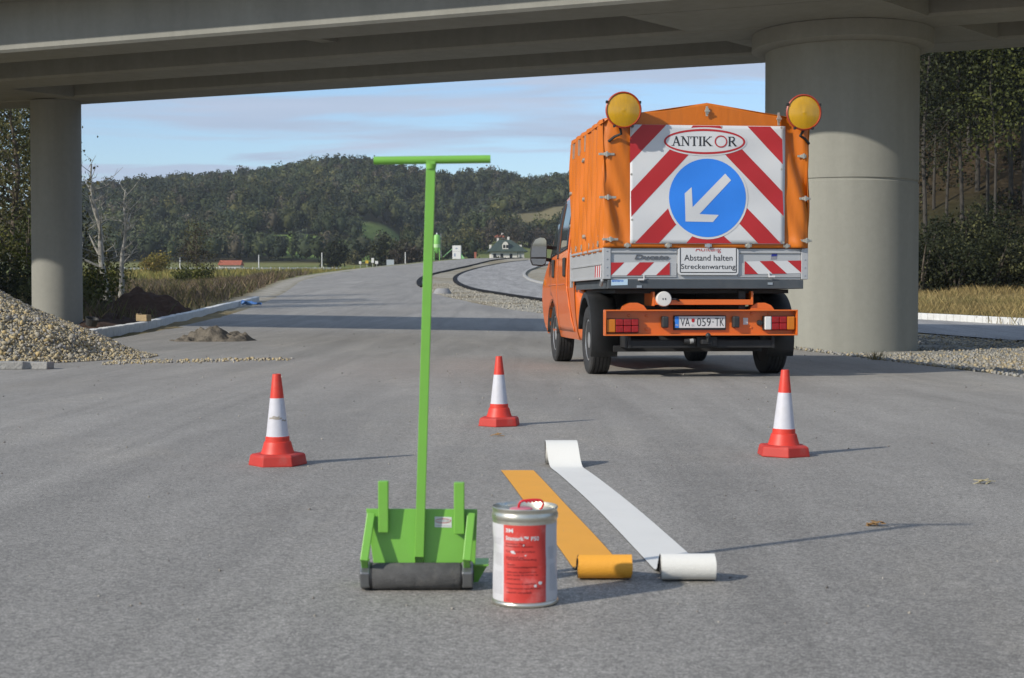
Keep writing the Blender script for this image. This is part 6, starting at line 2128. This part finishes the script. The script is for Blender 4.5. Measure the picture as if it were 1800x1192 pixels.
# site booth board
bb = at(802.5, 450, YH)
booth = empty('site_booth', (bb.x, YH, bb.z), R(-6), label='tall white site booth with emblem right of the green silo', cat='booth')
wbox('booth_body', booth, M_FARW, -1.2, 1.2, 0, 1.6, -1.5, 3.45)
wbox('joint', booth, mat('joint_grey', (.2, .2, .2), .8), -1.21, 1.21, -.02, -.002, 1.75, 1.80)
mb = decal([[(-.45, 2.6), (0, 2.35), (.45, 2.6), (0, 2.85)]], flat(-.01)); mb.build('emblem', mat('emblem_grey', (.25, .3, .4), .6), booth)
wbox('emblem', booth, mat('emblem_grey'), -.75, -.25, -.02, -.002, .35, 1.2)
mb = MB(); mb.bar((-3.9, .3, .2), (-1.3, .3, 2.5), .14, .14); mb.build('conveyor', mat('far_green', (.22, .5, .2), .6), booth)
mb = MB(); mb.prism([(1.25, -.5), (2.4, -.5), (1.25, 1.2)], lambda u, v: (u, .2, v), lambda u, v: (u, .8, v)); mb.build('hopper', mat('far_green'), booth, recalc=True)
q = at(835.5, 448, YH)
o = MB().box(-.3, .3, -.3, .3, -1, 1.0).box(-.38, .38, -.38, .38, 1.0, 1.25).build('brick_post', mat('brick_far', (.34, .10, .06), .8), None); o.location = (q.x, YH, q.z); tag(o, 'small red brick post on the road crest left of the house', 'post')
# concrete posts
for i, (px, py0, py1, Y, lb) in enumerate(((316.5, 450, 470, 250, 'thin white post beside the lone brown tree'), (455, 445, 468, 260, 'white post right of the red barn'), (566, 441, 470, 260, 'white post where the maize meets the road'), (712.5, 440, 468, 260, 'white post left of the green handle'))):
    a = at(px, py1, Y); b = at(px, py0, Y)
    r0 = empty('marker_post', (a.x, Y, a.z - .5), 0, lb, 'post', 'white posts along the far road')
    mb = MB(); mb.lathe([(.10, 0), (.075, b.z - a.z + .45), (.04, b.z - a.z + .5)], 10); mb.build('shaft', M_FARW, r0, smooth=30)
    mb = MB(); mb.box(-.12, .12, -.12, .12, 0, .6); mb.build('foot', M_FARW, r0)
for i, (px, py, w, hgt, m, lb) in enumerate(((686, 464, 1.25, 1.0, mat('sign_back', (.36, .40, .44), .5), 'grey back of a large road sign left of the white post'), (633, 461, .4, .45, M_FARW, 'tiny white road sign, leftmost of the far signs'), (645, 460, .5, .5, mat('sign_yellow', (.55, .38, .03), .5), 'tiny yellow road sign among the far signs'),
                                            (655, 459, .45, .8, M_FARW, 'tiny white road sign right of the yellow one'), (662, 461, .5, .5, M_FARW, 'tiny white road sign, rightmost of the small far signs'))):
    Y = 250; p = at(px, py, Y)
    r0 = empty('road_sign', (p.x, Y, p.z), 0, lb, 'road sign', 'road signs on the far road')
    wbox('board', r0, m, -w / 2, w / 2, -.03, .03, 0, hgt)
    mb = MB(); mb.tube([(0, .05, -2), (0, .05, hgt * .8)], .04, 6); mb.build('post', M_STEEL, r0)
# guard rail in the field
g0, g1 = gpos(120, 240), gpos(600, 252)
gr_ = empty('guard_rail', g0, 0, label='long pale steel guard rail crossing the far field on the left', cat='guard rail')
mb = MB(); nseg = 30
for i in range(nseg):
    a = g0.lerp(g1, i / nseg); b = g0.lerp(g1, (i + 1) / nseg)
    a = Vector((a.x, a.y, float(T(a.x, a.y)) + .62)) - g0; b = Vector((b.x, b.y, float(T(b.x, b.y)) + .62)) - g0
    mb.bar(a, b, .06, .28)
mb.build('rail', mat('rail_steel', (.42, .44, .45), .5, metal=.3), gr_)
for i in range(nseg):
    a = g0.lerp(g1, i / nseg); z = float(T(a.x, a.y))
    mb = MB(); p = Vector((a.x, a.y - .08, z)) - g0; mb.box(p.x - .06, p.x + .06, p.y, p.y + .05, p.z - .2, p.z + .85); mb.build('rail_post', M_FARW, gr_)


# ------------------------------------------------------------------ thin autumn haze in the valley
hm = bpy.data.materials.new('haze_air'); hm.use_nodes = True
hn = hm.node_tree.nodes; hn.clear()
ho = hn.new('ShaderNodeOutputMaterial'); hv = hn.new('ShaderNodeVolumePrincipled')
hv.inputs['Color'].default_value = (.86, .93, 1.0, 1); hv.inputs['Density'].default_value = .00015; hv.inputs['Anisotropy'].default_value = .2
hm.node_tree.links.new(hv.outputs[0], ho.inputs['Volume'])
hz = MB().box(-960, 960, -40, 1150, -4, 118).build('haze', hm)
tag(hz, 'thin pale haze over the valley', kind='stuff')
